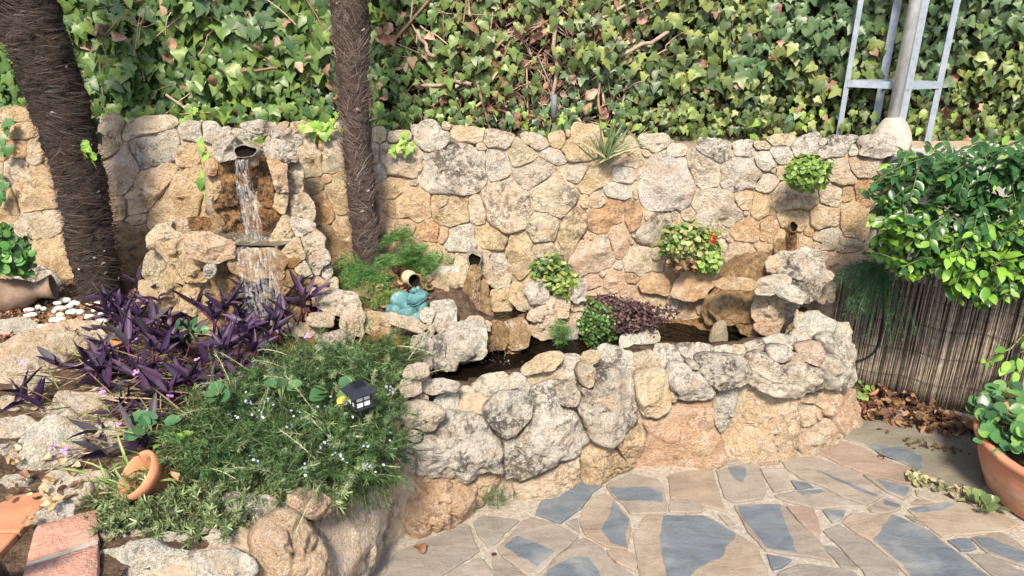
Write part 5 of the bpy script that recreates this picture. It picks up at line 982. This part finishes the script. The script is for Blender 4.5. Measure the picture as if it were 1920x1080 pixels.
leafset(fs, 'leaf', OVAL, pos, T_, N_, S_, C_, GLOSS, 300, -pos[:, 1] * 4 + np.where(pos[:, 0] < 1.75, 1, 0) + rng.random(len(pos)), mass_name='leaf_mass')
for k in range(9):
    e = pos[rng.integers(0, len(pos))]; s_ = np.linspace(0, 1, 7)[:, None]; mb.tube(root0 + (e + np.array([0, .1, 0]) - root0) * s_ + np.array([0, .05, .1]) * (s_ * (1 - s_)), np.linspace(.012, .003, 7), 6, (.14, .11, .08), False)
link('branches', mb.mesh('branches', [TWIG], True, np.array(fs.location), True), fs, np.array(fs.location), kind='stuff')
def sprig(label, px_, py_, y_, n_, r_, size=.045):
    c = on_y(px_, py_, y_); t_ = thing('ficus_sprig', label, 'shrub', c); d = unit(n_); pos = c + d * r_ * rng.uniform(.2, 1, (n_, 1)) * np.array([1, .6, 1]); leafset(t_, 'leaf', OVAL, pos, d + np.array([-.3, -.2, -.3]), np.array([-.1, -.6, 1]) + rng.normal(0, .3, (n_, 3)), rng.uniform(.8, 1.2, n_) * size, pick([(.20, .38, .05), (.10, .24, .04)], n_), GLOSS, n_)
    mb = MB(); mb.tube([c + np.array([.16, .05, .1]), c + np.array([.08, 0, .05]), c], .003, 5, (.2, .18, .1)); link('stem', mb.mesh('stem', [TWIG], True, c, True), t_, c)
sprig('bright leaf sprig at the right edge beside the reed screen', 1905, 665, 2.45, 16, .07)
sprig('lower leaf sprig at the right photo edge above the pot', 1916, 745, 2.42, 9, .05)
sprig('two light leaves on a twig in front of the reed screen', 1850, 675, 2.45, 3, .03, .03)
# bright foreground cluster
sprig('cluster of light green leaves at the lower tip of the shrub', 1860, 500, 2.36, 34, .10, .046)
sprig('light green leaf cluster at the left lower tip of the shrub', 1790, 470, 2.38, 22, .09, .044)
sprig('left most tip of shrub leaves in front of the wall end', 1662, 400, 2.45, 14, .07, .042)

# ---------------------------------------------------------------- wall end, blocks, electrics
bw = thing('block_wall', 'dark grey concrete block wall behind the shrub', 'wall', (2.2, 3.2, 0))
for i in range(5):
    for j in range(7):
        mb = MB(); c = np.array([1.62 + .30 * i + (.15 if j % 2 else 0), 3.13, .07 + .142 * j]); mb.box(c, (.292, .12, .134), bev=.004); link('block', mb.mesh('block', [CONC], False, c), bw, c, color=(1, 1, 1))
mb = MB(); mb.box((2.2, 3.15, .5), (1.6, .10, 1.0)); link('joints', mb.mesh('joints', [MORTAR], False, (2.2, 3.15, .5)), bw, (2.2, 3.15, .5))
c = on_y(1722, 292, 3.0); mb = MB(); mb.box(c + np.array([.12, .05, -.03]), (.44, .26, .07), bev=.006); link('concrete_ledge', mb.mesh('ledge', [CONC], False, c), None, c, 'grey concrete ledge behind the shrub at the foot of the steel mast', None, None, 'ledge')
c = on_y(1648, 385, 3.0); eb = thing('junction_box', 'small grey white electrical box at the right end of the stone wall', 'electrical box', c); mb = MB(); mb.box(c, (.05, .05, .075), bev=.006); link('housing', mb.mesh('housing', [WPLAST], False, c), eb, c)
mb = MB(); q = [on_y(1649, 402, 2.98), on_y(1647, 450, 2.98), on_y(1645, 480, 2.96)]; mb.tube(q, .009, 8); link('conduit', mb.mesh('conduit', [BLACK], True, q[0]), eb, q[0])
mb = MB(); q = on_y(1641, 460, 2.97); mb.box(q, (.03, .04, .04), bev=.004); link('plug', mb.mesh('plug', [BLACK], False, q), eb, q)
# end post of the wall
c = np.array([1.50, 3.12, .5]); mb = MB(); mb.box(c, (.10, .20, 1.0), bev=.01); link('wall_end', mb.mesh('wall_end', [MORTAR], False, c), wall, c)

# ---------------------------------------------------------------- reed screen
A_ = np.array([1.42, 2.79]); B_ = np.array([1.99, 2.50]); rs_ = thing('reed_screen', 'upright brown reed screen between pond wall and big pot', 'screen', (*A_, 0)); mb = MB(); L = np.linalg.norm(B_ - A_); dr = (B_ - A_) / L; nn = np.array([dr[1], -dr[0]])
if nn[1] > 0: nn = -nn
def screen_xy(s): return A_ + dr * s - nn * .05 * math.sin(math.pi * min(s / L, 1)) * 0 + nn * .012 * math.sin(s * 23)
k = 0; s = -.06
while s < L - .0:
    w_ = random.uniform(.0020, .0037); p_ = screen_xy(s) + nn * random.uniform(-.004, .006); h = .565 + .03 * math.sin(s * 9) + random.uniform(-.035, .012) + (.07 if s > .55 else 0); lx = random.gauss(0, .006); c_ = random.choice([(.22, .18, .14), (.15, .12, .10), (.33, .28, .22), (.09, .075, .06), (.27, .235, .19)]); zq = np.linspace(.015, h, 6)
    P = np.column_stack([p_[0] + lx * zq / .6 + .002 * np.sin(zq * 14 + k), np.full(6, p_[1]), zq]); mb.tube(P, w_ * .9, 6, np.array(c_) * random.uniform(.8, 1.2)); s += w_ * 1.28; k += 1
link('reeds', mb.mesh('reeds', [tint_mat('reed', .8, .2, 0, False, .35, .001, 50)], True, (*A_, 0), True), rs_, (*A_, 0), kind='stuff')
for z_ in (.12, .24, .36, .47, .56):
    mb = MB(); q = [np.array([*(screen_xy(s) + nn * .011), z_ + .003 * math.sin(s * 30)]) for s in np.linspace(-.05, L, 40)]; mb.tube(q, .0011, 4, (.2, .18, .15)); link('wire', mb.mesh('wire', [RUBBER], True, (*A_, 0)), rs_, (*A_, 0))
mb = MB(); s_ = np.linspace(-.08, L - .01, 20); q = [np.array([*(screen_xy(s) - nn * .03), 0]) for s in s_]; V = [v for v in q] + [v + np.array([0, 0, .52]) for v in q]; mb.add(V, [(i, i + 1, 21 + i, 20 + i) for i in range(19)]); link('backing', mb.mesh('backing', [simple('old_reed', (.05, .04, .03), (.12, .095, .075), 40, .9, .1, .004, stretch=(1, 1, .1))], False, (*A_, 0)), rs_, (*A_, 0))
q = [(1652, 470), (1656, 540), (1656, 600), (1648, 645), (1630, 668), (1600, 680)]; mb = MB(); P = []
def on_screen(px_, py_, off=.02):
    C = np.array([*(A_ + nn * off), .3]); return on_plane(px_, py_, C, np.array([*nn, 0]))
P = smooth_line(np.array([on_screen(a, b) for a, b in q]), 6); mb.tube(P, .0045, 6); link('black_cable', mb.mesh('cable', [RUBBER], True, P[0]), None, P[0], 'black cable hanging down in front of the reed screen', None, None, 'cable')
for off, lab in ((0, 'outer black hose loop hooked over the right pond rim'), (7, 'inner black hose loop hooked over the right pond rim')):
    P = smooth_line(np.array([on_y(a + off * .6, b + off * .3, 2.56) for a, b in ((1488, 592), (1474, 604), (1466, 620), (1464, 634), (1462, 640))]), 5); mb = MB(); mb.tube(P, .004, 6); link('hose', mb.mesh('hose', [RUBBER], True, P[0]), None, P[0], lab, None, None, 'hose', 'black hoses on the pond rim')

# ---------------------------------------------------------------- steel mast behind the wall
ms_ = thing('steel_mast', 'galvanised steel lattice mast standing behind the wall at the right', 'mast', on_y(1672, 262, 3.16)); mc = np.array(ms_.location)
def bar(name, p, q, w_, d_, mat=STEEL, ang=False, face=(0, -1, 0)):
    p, q = np.array(p, float), np.array(q, float); ax = q - p; Ln = np.linalg.norm(ax); ax /= Ln; f = np.array(face, float); f -= ax * (f @ ax); f /= np.linalg.norm(f); u = np.cross(ax, f); mb = MB()
    prof = [(-w_, 0), (w_, 0), (w_, -d_), (w_ - .004, -d_), (w_ - .004, -.004), (-w_, -.004)] if ang else [(-w_, 0), (w_, 0), (w_, -d_), (-w_, -d_)]
    V = [p + u * a + f * b for a, b in prof] + [q + u * a + f * b for a, b in prof]; n_ = len(prof); F = [(i, (i + 1) % n_, n_ + (i + 1) % n_, n_ + i) for i in range(n_)] + [tuple(range(n_ - 1, -1, -1)), tuple(range(n_, 2 * n_))]
    mb.add(V, F); link(name, mb.mesh(name, [mat], False, mc), ms_, mc)
def vert(px_, py_, y_, zt=2.7, zb=.95):
    c = on_y(px_, py_, y_); return np.array([c[0], y_, zb]), np.array([c[0], y_, zt])
a0, a1 = vert(1694, 120, 3.10); mb = MB(); mb.tube([np.array([a0[0], 3.10, 1.02]), np.array([a1[0], 3.10, 2.7])], .0235, 20); link('pole', mb.mesh('pole', [STEELB], True, mc), ms_, mc)
b0, b1 = vert(1711, 120, 3.13); bar('leg', b0, b1, .018, .03, ang=True)
c0, c1 = vert(1768, 130, 3.17); bar('leg', c0, c1, .013, .03, ang=True)
d0, d1 = vert(1660, 130, 3.25); bar('leg', d0, d1, .017, .03, ang=True)
e0, e1 = vert(1593, 130, 3.22); bar('leg', e0, e1, .011, .03, ang=True)
for z_ in (1.24, 1.66, 2.1):
    zq = np.array([0, 0, z_]); B = b0 * np.array([1, 1, 0]) + zq; C_c = c0 * np.array([1, 1, 0]) + zq; D = d0 * np.array([1, 1, 0]) + zq; E = e0 * np.array([1, 1, 0]) + zq
    for p_, q_ in ((B, C_c), (B, E), (C_c, D), (D, E)): bar('brace', p_ + np.array([0, -.004, .01 * (p_[0] > 1.8)]), q_ + np.array([0, -.004, 0]), .014, .02, ang=True)
mb = MB(); cc = np.array([a0[0] + .01, 3.10, .98]); mb.lathe([(.085, 0), (.082, .03), (.07, .08), (.048, .12), (.028, .14), (.0, .142)], cc, None, 24, (1, 1, 1), .004); link('cement_foot', mb.mesh('cement_foot', [CEMENT], True, mc), ms_, mc)

# ---------------------------------------------------------------- terracotta pots, bricks, tiles
def pot(name, label, c, R_, prof, mat=TERRA, soil_r=None):
    t_ = thing(name, label, 'flower pot', c); mb = MB(); mb.lathe(prof, (0, 0, 0), R_, 56, (1, 1, 1), 0); link('bowl', mb.mesh('bowl', [mat], True), t_, c); return t_
pc = np.array([1.885, 2.03, 0]); PT = M('weathered_terracotta'); m, t, p, o = PT; PT = m; co, oi = coords(t, False)
n1 = noise(t, co, 9, 5); mp = nd(t, 'ShaderNodeMapping', Scale=(1, 1, 5)); t.links.new(co, mp.inputs['Vector']); n2 = noise(t, mp.outputs[0], 5, 6, .6)
cx = mix(t, ramp(t, n1, .35, .65), (.42, .17, .095), (.54, .25, .15)); sx = nd(t, 'ShaderNodeSeparateXYZ'); t.links.new(co, sx.inputs[0]); band = mth(t, 'MULTIPLY', ramp(t, mth(t, 'ABSOLUTE', mth(t, 'SUBTRACT', sx.outputs[2], .085), 0), 0, .05, 1, 0), ramp(t, n2, .40, .58))
cx = mix(t, mth(t, 'MULTIPLY', band, .7), cx, (.60, .48, .38)); t.links.new(cx, p.inputs['Base Color']); p.inputs['Roughness'].default_value = .8; bump(t, p, n2, .004)
pt = pot('terracotta_pot', 'big round terracotta bowl with white salt band at the right edge', pc, None, [(.0, .004), (.235, .004), (.245, .012), (.262, .05), (.285, .11), (.298, .16), (.302, .185), (.312, .19), (.318, .20), (.316, .212), (.304, .218), (.29, .212), (.282, .19), (.27, .16)], PT)
mb = MB(); mb.lathe([(.0, .175), (.15, .178), (.28, .165)], (0, 0, 0), None, 40); link('soil', mb.mesh('soil', [SOIL], True), pt, pc)
jp = plant('jade_plant', 'round leaved green succulent growing in the big terracotta bowl', 'plant', pc + np.array([0, 0, .2])); n_ = 420; th = rng.uniform(0, 6.28, n_); r_ = .31 * np.sqrt(rng.random(n_)); P = np.stack([pc[0] + r_ * np.cos(th), pc[1] + .05 + r_ * np.sin(th), .21 + rng.uniform(0, .13, n_) * (1 - r_ / .45)], 1)
leafset(jp, 'leaf', ROUND, P, unit(n_) * np.array([1, 1, .5]) + np.array([0, -.2, .3]), np.array([0, -.5, .9]) + rng.normal(0, .45, (n_, 3)), rng.uniform(.03, .052, n_), pick([(.06, .15, .05), (.09, .21, .07), (.045, .10, .045), (.16, .30, .08)], n_), GLOSS, 200, -P[:, 0] + rng.random(n_) * .1, mass_name='leaf_mass')
mb = MB()
for k in range(40): mb.tube([pc + np.array([0, .05, .17]), P[k] + np.array([0, 0, -.03]), P[k]], .004, 5, (.12, .14, .07))
link('stems', mb.mesh('stems', [TWIG], True, np.array(jp.location), True), jp, np.array(jp.location), kind='stuff')
rosette('jade_sprig', 'fallen succulent sprig lying beside the big bowl', 1840, 948, .02, 12, .05, .035, [(.16, .22, .09), (.1, .16, .06)], ROUND, 'weed', GLOSS)
tc_ = on_z(254, 889, .46); ax = np.array([-.52, -.42, .75]); ax /= np.linalg.norm(ax); R_ = rot_to(ax)
tp = pot('terracotta_pot', 'small terracotta pot tipped on its side in the plants', tc_, R_, [(.0, -.11), (.034, -.11), (.038, -.10), (.052, -.03), (.054, -.03), (.062, -.028), (.066, 0), (.060, .003), (.054, 0), (.048, -.03), (.034, -.10), (0, -.1)])
mb = MB(); mb.lathe([(.0, -.02), (.030, -.02), (.034, -.015), (.040, .0), (.038, .0), (.03, -.012), (0, -.013)], (-.008, .010, -.05), None, 32); V = np.concatenate(mb.V) @ R_.T; link('inner_cup', new_mesh('cup', V, mb.F, [BLACK]), tp, tc_)
c = on_z(1612, 712, .08); mb = MB(); mb.lathe([(.0, 0), (.05, 0), (.065, .07), (.072, .072), (.072, .092), (.064, .092), (.055, .02)], (0, 0, 0), None, 32); t_ = thing('terracotta_pot', 'small terracotta pot half buried in leaves behind the pond wall corner', 'flower pot', np.array([c[0] + .02, c[1] + .02, -.045])); link('bowl', mb.mesh('bowl', [TERRA]), t_, np.array([c[0] + .02, c[1] + .02, -.045]))
# brick coping
bk = thing('brick_coping', 'short brick coping of pinkish bricks at the lower left corner', 'bricks', (-1.05, 1.35, 0)); zt = .405
Q = lambda a, b: on_z(a, b, zt)
def brick(c4, zb, label=None):
    c4 = np.array(c4); ctr = c4.mean(0); t2 = ctr[:2] + (c4[:, :2] - ctr[:2]) * .985; b_ = .004; ins_ = ctr[:2] + (c4[:, :2] - ctr[:2]) * .94; n_ = 10; rings = []
    def dense(q): return np.concatenate([[q[i] + (q[(i + 1) % 4] - q[i]) * k / n_ for k in range(n_)] for i in range(4)])
    for q, z_ in ((t2, zb), (t2, zt - b_), (ins_, zt), (ctr[:2] + (c4[:, :2] - ctr[:2]) * .4, zt)): d_ = dense(q); rings.append(np.column_stack([d_, np.full(len(d_), z_)]))
    K = 4 * n_; V = np.concatenate(rings + [np.array([[*ctr[:2], zt]])]); V += .0022 * np.stack([fbm(V * 45, k) for k in (1, 2, 3)], 1); F = [(i * K + j, i * K + (j + 1) % K, (i + 1) * K + (j + 1) % K, (i + 1) * K + j) for i in range(3) for j in range(K)] + [(3 * K + j, 3 * K + (j + 1) % K, 4 * K) for j in range(K)]
    o3 = np.array([ctr[0], ctr[1], zt]); link('brick', new_mesh('brick', V - o3, F, [BRICK]), bk, o3)
e1_ = Q(65, 985); e2_ = Q(183, 953); e3_ = Q(184, 1008); e4_ = Q(47, 1052); brick([e1_, e4_, e3_, e2_], zt - .09)
f1_ = Q(45, 1062); f2_ = Q(184, 1018); f3_ = f2_ + (e3_ - e2_) * 1.05; f4_ = f1_ + (e4_ - e1_) * 1.05; brick([f1_, f4_, f3_, f2_], zt - .09)
g1_ = f4_ + (e4_ - e1_) * .09; g2_ = f3_ + (e3_ - e2_) * .09; brick([g1_, g1_ + (e4_ - e1_), g2_ + (e3_ - e2_), g2_], zt - .09)
cor = np.array([e1_, g1_ + (e4_ - e1_), g2_ + (e3_ - e2_), e2_]); ctr = cor.mean(0); cor = ctr + (cor - ctr) * .975; mb = MB(); V = [np.array([*v[:2], 0]) for v in cor] + [np.array([*v[:2], zt - .006]) for v in cor]; mb.add(V, [(0, 1, 5, 4), (1, 2, 6, 5), (2, 3, 7, 6), (3, 0, 4, 7), (4, 5, 6, 7)]); link('mortar_core', mb.mesh('core', [CONC], False, (-1.05, 1.35, 0)), bk, (-1.05, 1.35, 0))
tl = thing('tiled_step', 'orange floor tiles left of the brick coping', 'step', (-1.3, 1.3, .3))
for i in range(3):
    for j in range(4):
        c = np.array([-1.275 - .175 * i, 1.50 - .175 * j, .385]); mb = MB(); mb.box(c, (.17, .17, .02), bev=.003); link('tile', mb.mesh('tile', [TILE], False, c), tl, c)
mb = MB(); mb.box((-1.45, 1.24, .18), (.55, .72, .39)); link('step_core', mb.mesh('core', [CEMENT], False, (-1.45, 1.24, .18)), tl, (-1.45, 1.24, .18))
a = on_z(2, 1000, .60); b = on_z(22, 1085, .40); mb = MB(); mb.tube([b + np.array([-.03, .0, 0]), a + np.array([-.035, -.02, 0])], .022, 12); link('black_post', mb.mesh('post', [BLACK], True, b), None, b, 'black furniture leg cut off by the lower left corner', None, None, 'leg')

# ---------------------------------------------------------------- clay jug, cream jug, lantern, frog
jc = on_z(34, 568, .44) + np.array([0, 0, .035]); ax = np.array([.93, .34, .12]); ax /= np.linalg.norm(ax); t_ = thing('clay_jug', 'brown clay jug lying on its side at the far left', 'jug', jc); k = ((jc - CAM) @ FW) / FPX
mb = MB(); s_ = 40 * k; mb.lathe([(0, -1.35 * s_), (.35 * s_, -1.3 * s_), (.68 * s_, -.95 * s_), (.80 * s_, -.4 * s_), (.76 * s_, .15 * s_), (.55 * s_, .6 * s_), (.40 * s_, .82 * s_), (.40 * s_, 1.0 * s_), (.52 * s_, 1.4 * s_), (.60 * s_, 1.6 * s_), (.54 * s_, 1.6 * s_), (.34 * s_, 1.05 * s_), (.3 * s_, .6 * s_)], (0, 0, 0), rot_to(ax), 40); link('body', mb.mesh('body', [CLAYJ]), t_, jc)
vc = on_y(776, 525, 2.66); t_ = thing('cream_jug', 'small cream jug lying with open mouth behind the frog', 'jug', vc); ax = np.array([.50, -.85, .12]); ax /= np.linalg.norm(ax); R_ = rot_to(ax); k = ((vc - CAM) @ FW) / FPX; s_ = 11.5 * k
mb = MB(); mb.lathe([(1.02 * s_, .12 * s_), (1.12 * s_, .05 * s_), (1.08 * s_, -.1 * s_), (.86 * s_, -.35 * s_), (.9 * s_, -.9 * s_), (1.25 * s_, -1.7 * s_), (1.2 * s_, -2.6 * s_), (.7 * s_, -3.3 * s_), (0, -3.4 * s_)], (0, 0, 0), R_, 32); link('body', mb.mesh('body', [VASE]), t_, vc)
mb = MB(); mb.lathe([(1.02 * s_, .12 * s_), (.84 * s_, .05 * s_), (.72 * s_, -.3 * s_), (.7 * s_, -1.2 * s_), (0, -1.3 * s_)], (0, 0, 0), R_, 32); link('mouth', mb.mesh('mouth', [DARK]), t_, vc)  # lining painted dark for the shade inside the mouth
# solar lantern
lc = on_z(675, 757, .555); ln = thing('solar_lantern', 'small black solar lantern with white panes standing in the rosemary', 'lantern', lc); ang = math.radians(37); RZ = np.array([[math.cos(ang), -math.sin(ang), 0], [math.sin(ang), math.cos(ang), 0], [0, 0, 1]]) @ np.array([[1, 0, .0], [0, 1, 0], [0, 0, 1]])
def lb(name, c, s_, mat=BLACK, bev=.001):
    mb = MB(); mb.box(RZ @ np.array(c), s_, RZ, bev=bev); link(name, mb.mesh(name, [mat], False), ln, lc)
hw = .0235
lb('base', (0, 0, -.003), (.056, .056, .006))
for sx_ in (-1, 1):
    for sy_ in (-1, 1): lb('corner_post', (sx_ * hw, sy_ * hw, .019), (.006, .006, .040))
for k_ in range(4):
    a_ = k_ * math.pi / 2; cs, sn = round(math.cos(a_)), round(math.sin(a_)); f = lambda u, z_, d_: (cs * d_ - sn * u, sn * d_ + cs * u, z_)
    sz3 = lambda u, z_, d_: (abs(cs) * d_ + abs(sn) * u, abs(sn) * d_ + abs(cs) * u, z_)
    for uu in (-.0105, .0105):
        for zz_ in (.0105, .0285): lb('pane', f(uu, zz_, .0215), sz3(.018, .0155, .003), PANE, .0003)
    lb('glazing_bar', f(0, .0195, .024), sz3(.003, .036, .003)); lb('glazing_bar', f(0, .0195, .0243), sz3(.041, .003, .003))
mb = MB(); e_ = .037; V = [(-e_, -e_, 0), (e_, -e_, 0), (e_, e_, 0), (-e_, e_, 0), (-e_, -e_, .004), (e_, -e_, .004), (e_, e_, .004), (-e_, e_, .004), (-.017, -.017, .020), (.017, -.017, .020), (.017, .017, .020), (-.017, .017, .020), (-.017, -.017, .025), (.017, -.017, .025), (.017, .017, .025), (-.017, .017, .025)]
F = [(3, 2, 1, 0)] + [(r * 4 + i, r * 4 + (i + 1) % 4, (r + 1) * 4 + (i + 1) % 4, (r + 1) * 4 + i) for r in range(3) for i in range(4)] + [(12, 13, 14, 15)]
mb.add((np.array(V) @ RZ.T) + np.array([0, 0, .039]), F); link('roof', mb.mesh('roof', [BLACK], False), ln, lc); lb('solar_cell', (0, 0, .0648), (.026, .026, .0012), SOLAR, .0002)
mb = MB(); mb.tube([(0, 0, -.12), (0, 0, 0)], .004, 8); link('stake', mb.mesh('stake', [BLACK]), ln, lc)
# frog
fc = on_y(768, 590, 2.58); k = 1.14 * ((fc - CAM) @ FW) / FPX; fr_ = thing('frog_statue', 'turquoise stone frog statue sitting on the pool edge looking up', 'frog statue', fc)
def fel(u, v, dpt, ru, rv, rd_, rot=0):               # picture-like sizes turned into metres: u right, v up, dpt towards the viewer
    V = []; 
    for i in range(13):
        for j in range(18):
            a_, b_ = math.pi * i / 12, 2 * math.pi * j / 18; x_, z_, y_ = ru * math.sin(a_) * math.cos(b_), rv * math.cos(a_), rd_ * math.sin(a_) * math.sin(b_); V.append(((u + x_ * math.cos(rot) - z_ * math.sin(rot)) * k, -(dpt + y_) * k, (v + x_ * math.sin(rot) + z_ * math.cos(rot)) * k))
    return V, [(i * 18 + j, (i + 1) * 18 + j, (i + 1) * 18 + (j + 1) % 18, i * 18 + (j + 1) % 18) for i in range(12) for j in range(18)]
mb = MB()
for e in ((-10, 24, 0, 21, 17, 17, -.35), (4, 18, 4, 18, 17, 16, 0), (14, 34, 8, 17, 12, 15, .30), (22, 37, 10, 12, 8, 11, .45), (11, 47, 12, 5.5, 6, 5.5, 0), (16, 44, -2, 5, 5.5, 5, 0), (-28, 11, 2, 11, 9, 11, .3), (-20, 14, 12, 11, 10, 8, .2), (-3, 9, 18, 12, 9, 8, -.3), (2, 4, 21, 14, 4.5, 6, 0), (24, 16, 12, 8, 14, 8, -.25), (22, 6, 16, 10, 6, 7, .1), (14, 2, 22, 9, 3, 5, 0), (16, 22, 6, 15, 14, 13, 0), (10, 6, 4, 22, 8, 14, 0)):
    mb.add(*fel(*e))
for u0 in (-1, 3.5, 8, 12.5, 17, 21.5): mb.tube([np.array([(18 + (u0 - 8) * .25) * k, -19 * k, 12 * k]), np.array([(12 + u0 * .8) * k, -25 * k, 5 * k]), np.array([(8 + u0 * .95) * k, -28 * k, 1.5 * k])], [1.5 * k, 1.5 * k, 1.1 * k], 6)
for k2 in range(46):
    a_ = rng.uniform(0, 6.28); r2 = rng.uniform(.2, .9); mb.add(*fel(-10 + 19 * r2 * math.cos(a_), 24 + 14 * r2 * math.sin(a_), 15 * math.sqrt(max(0, 1 - r2 * r2)), 1.5, 1.4, 1.2))
mo = bpy.data.objects.new('tmp', mb.mesh('tmp', [])); col.objects.link(mo); md = mo.modifiers.new('r', 'REMESH'); md.mode = 'VOXEL'; md.voxel_size = .0015; md2 = mo.modifiers.new('s', 'SMOOTH'); md2.iterations = 1; md2.factor = .5
dg = bpy.context.evaluated_depsgraph_get(); fm = bpy.data.meshes.new_from_object(mo.evaluated_get(dg)); bpy.data.objects.remove(mo)
FROGM = M('turquoise_stone'); m, t, p, o = FROGM; FROGM = m; co, oi = coords(t, False); n1 = noise(t, co, 35, 6, .65); ge = nd(t, 'ShaderNodeNewGeometry'); c_ = mix(t, ramp(t, n1, .35, .65), (.04, .13, .145), (.10, .24, .255)); c_ = mix(t, ramp(t, ge.outputs['Pointiness'], .42, .50, .9, 0), c_, (.02, .05, .05)); c_ = mix(t, ramp(t, noise(t, co, 18, 5), .54, .68, 0, .5), c_, (.42, .50, .40)); t.links.new(c_, p.inputs['Base Color']); p.inputs['Roughness'].default_value = .75; bump(t, p, noise(t, co, 120, 4), .002)  # creases darkened by pointiness, their shade put into the colour
fm.materials.clear(); fm.materials.append(FROGM); fm.polygons.foreach_set('use_smooth', np.ones(len(fm.polygons), bool)); link('body', fm, fr_, fc)
FROGD = simple('dark_turquoise', (.015, .05, .055), (.03, .09, .1), 40, .7)  # darker tone for the shade of the mouth groove, and for the eye
for off_ in (0, -3.4, -6.4):
    s_ = np.linspace(0, 1, 12); P = np.column_stack([(-1 + 33 * s_) * k, -(20.5 - 16 * (s_ - .45) ** 2 * 1.2 + .5) * k, (30 + 14 * s_ ** 1.2 + off_ - 3 * np.sin(s_ * math.pi)) * k]); mb = MB(); mb.tube(P, .9 * k, 6); link('mouth_fold', mb.mesh('fold', [FROGD if off_ == -3.4 else FROGM]), fr_, fc)
for e in ((11, 47, 17.0, 2.2, 2.6, 1.2), ):
    v_, f_ = fel(*e); link('eye', new_mesh('eye', v_, f_, [FROGD]), fr_, fc)
sheetc = on_y(770, 592, 2.58)
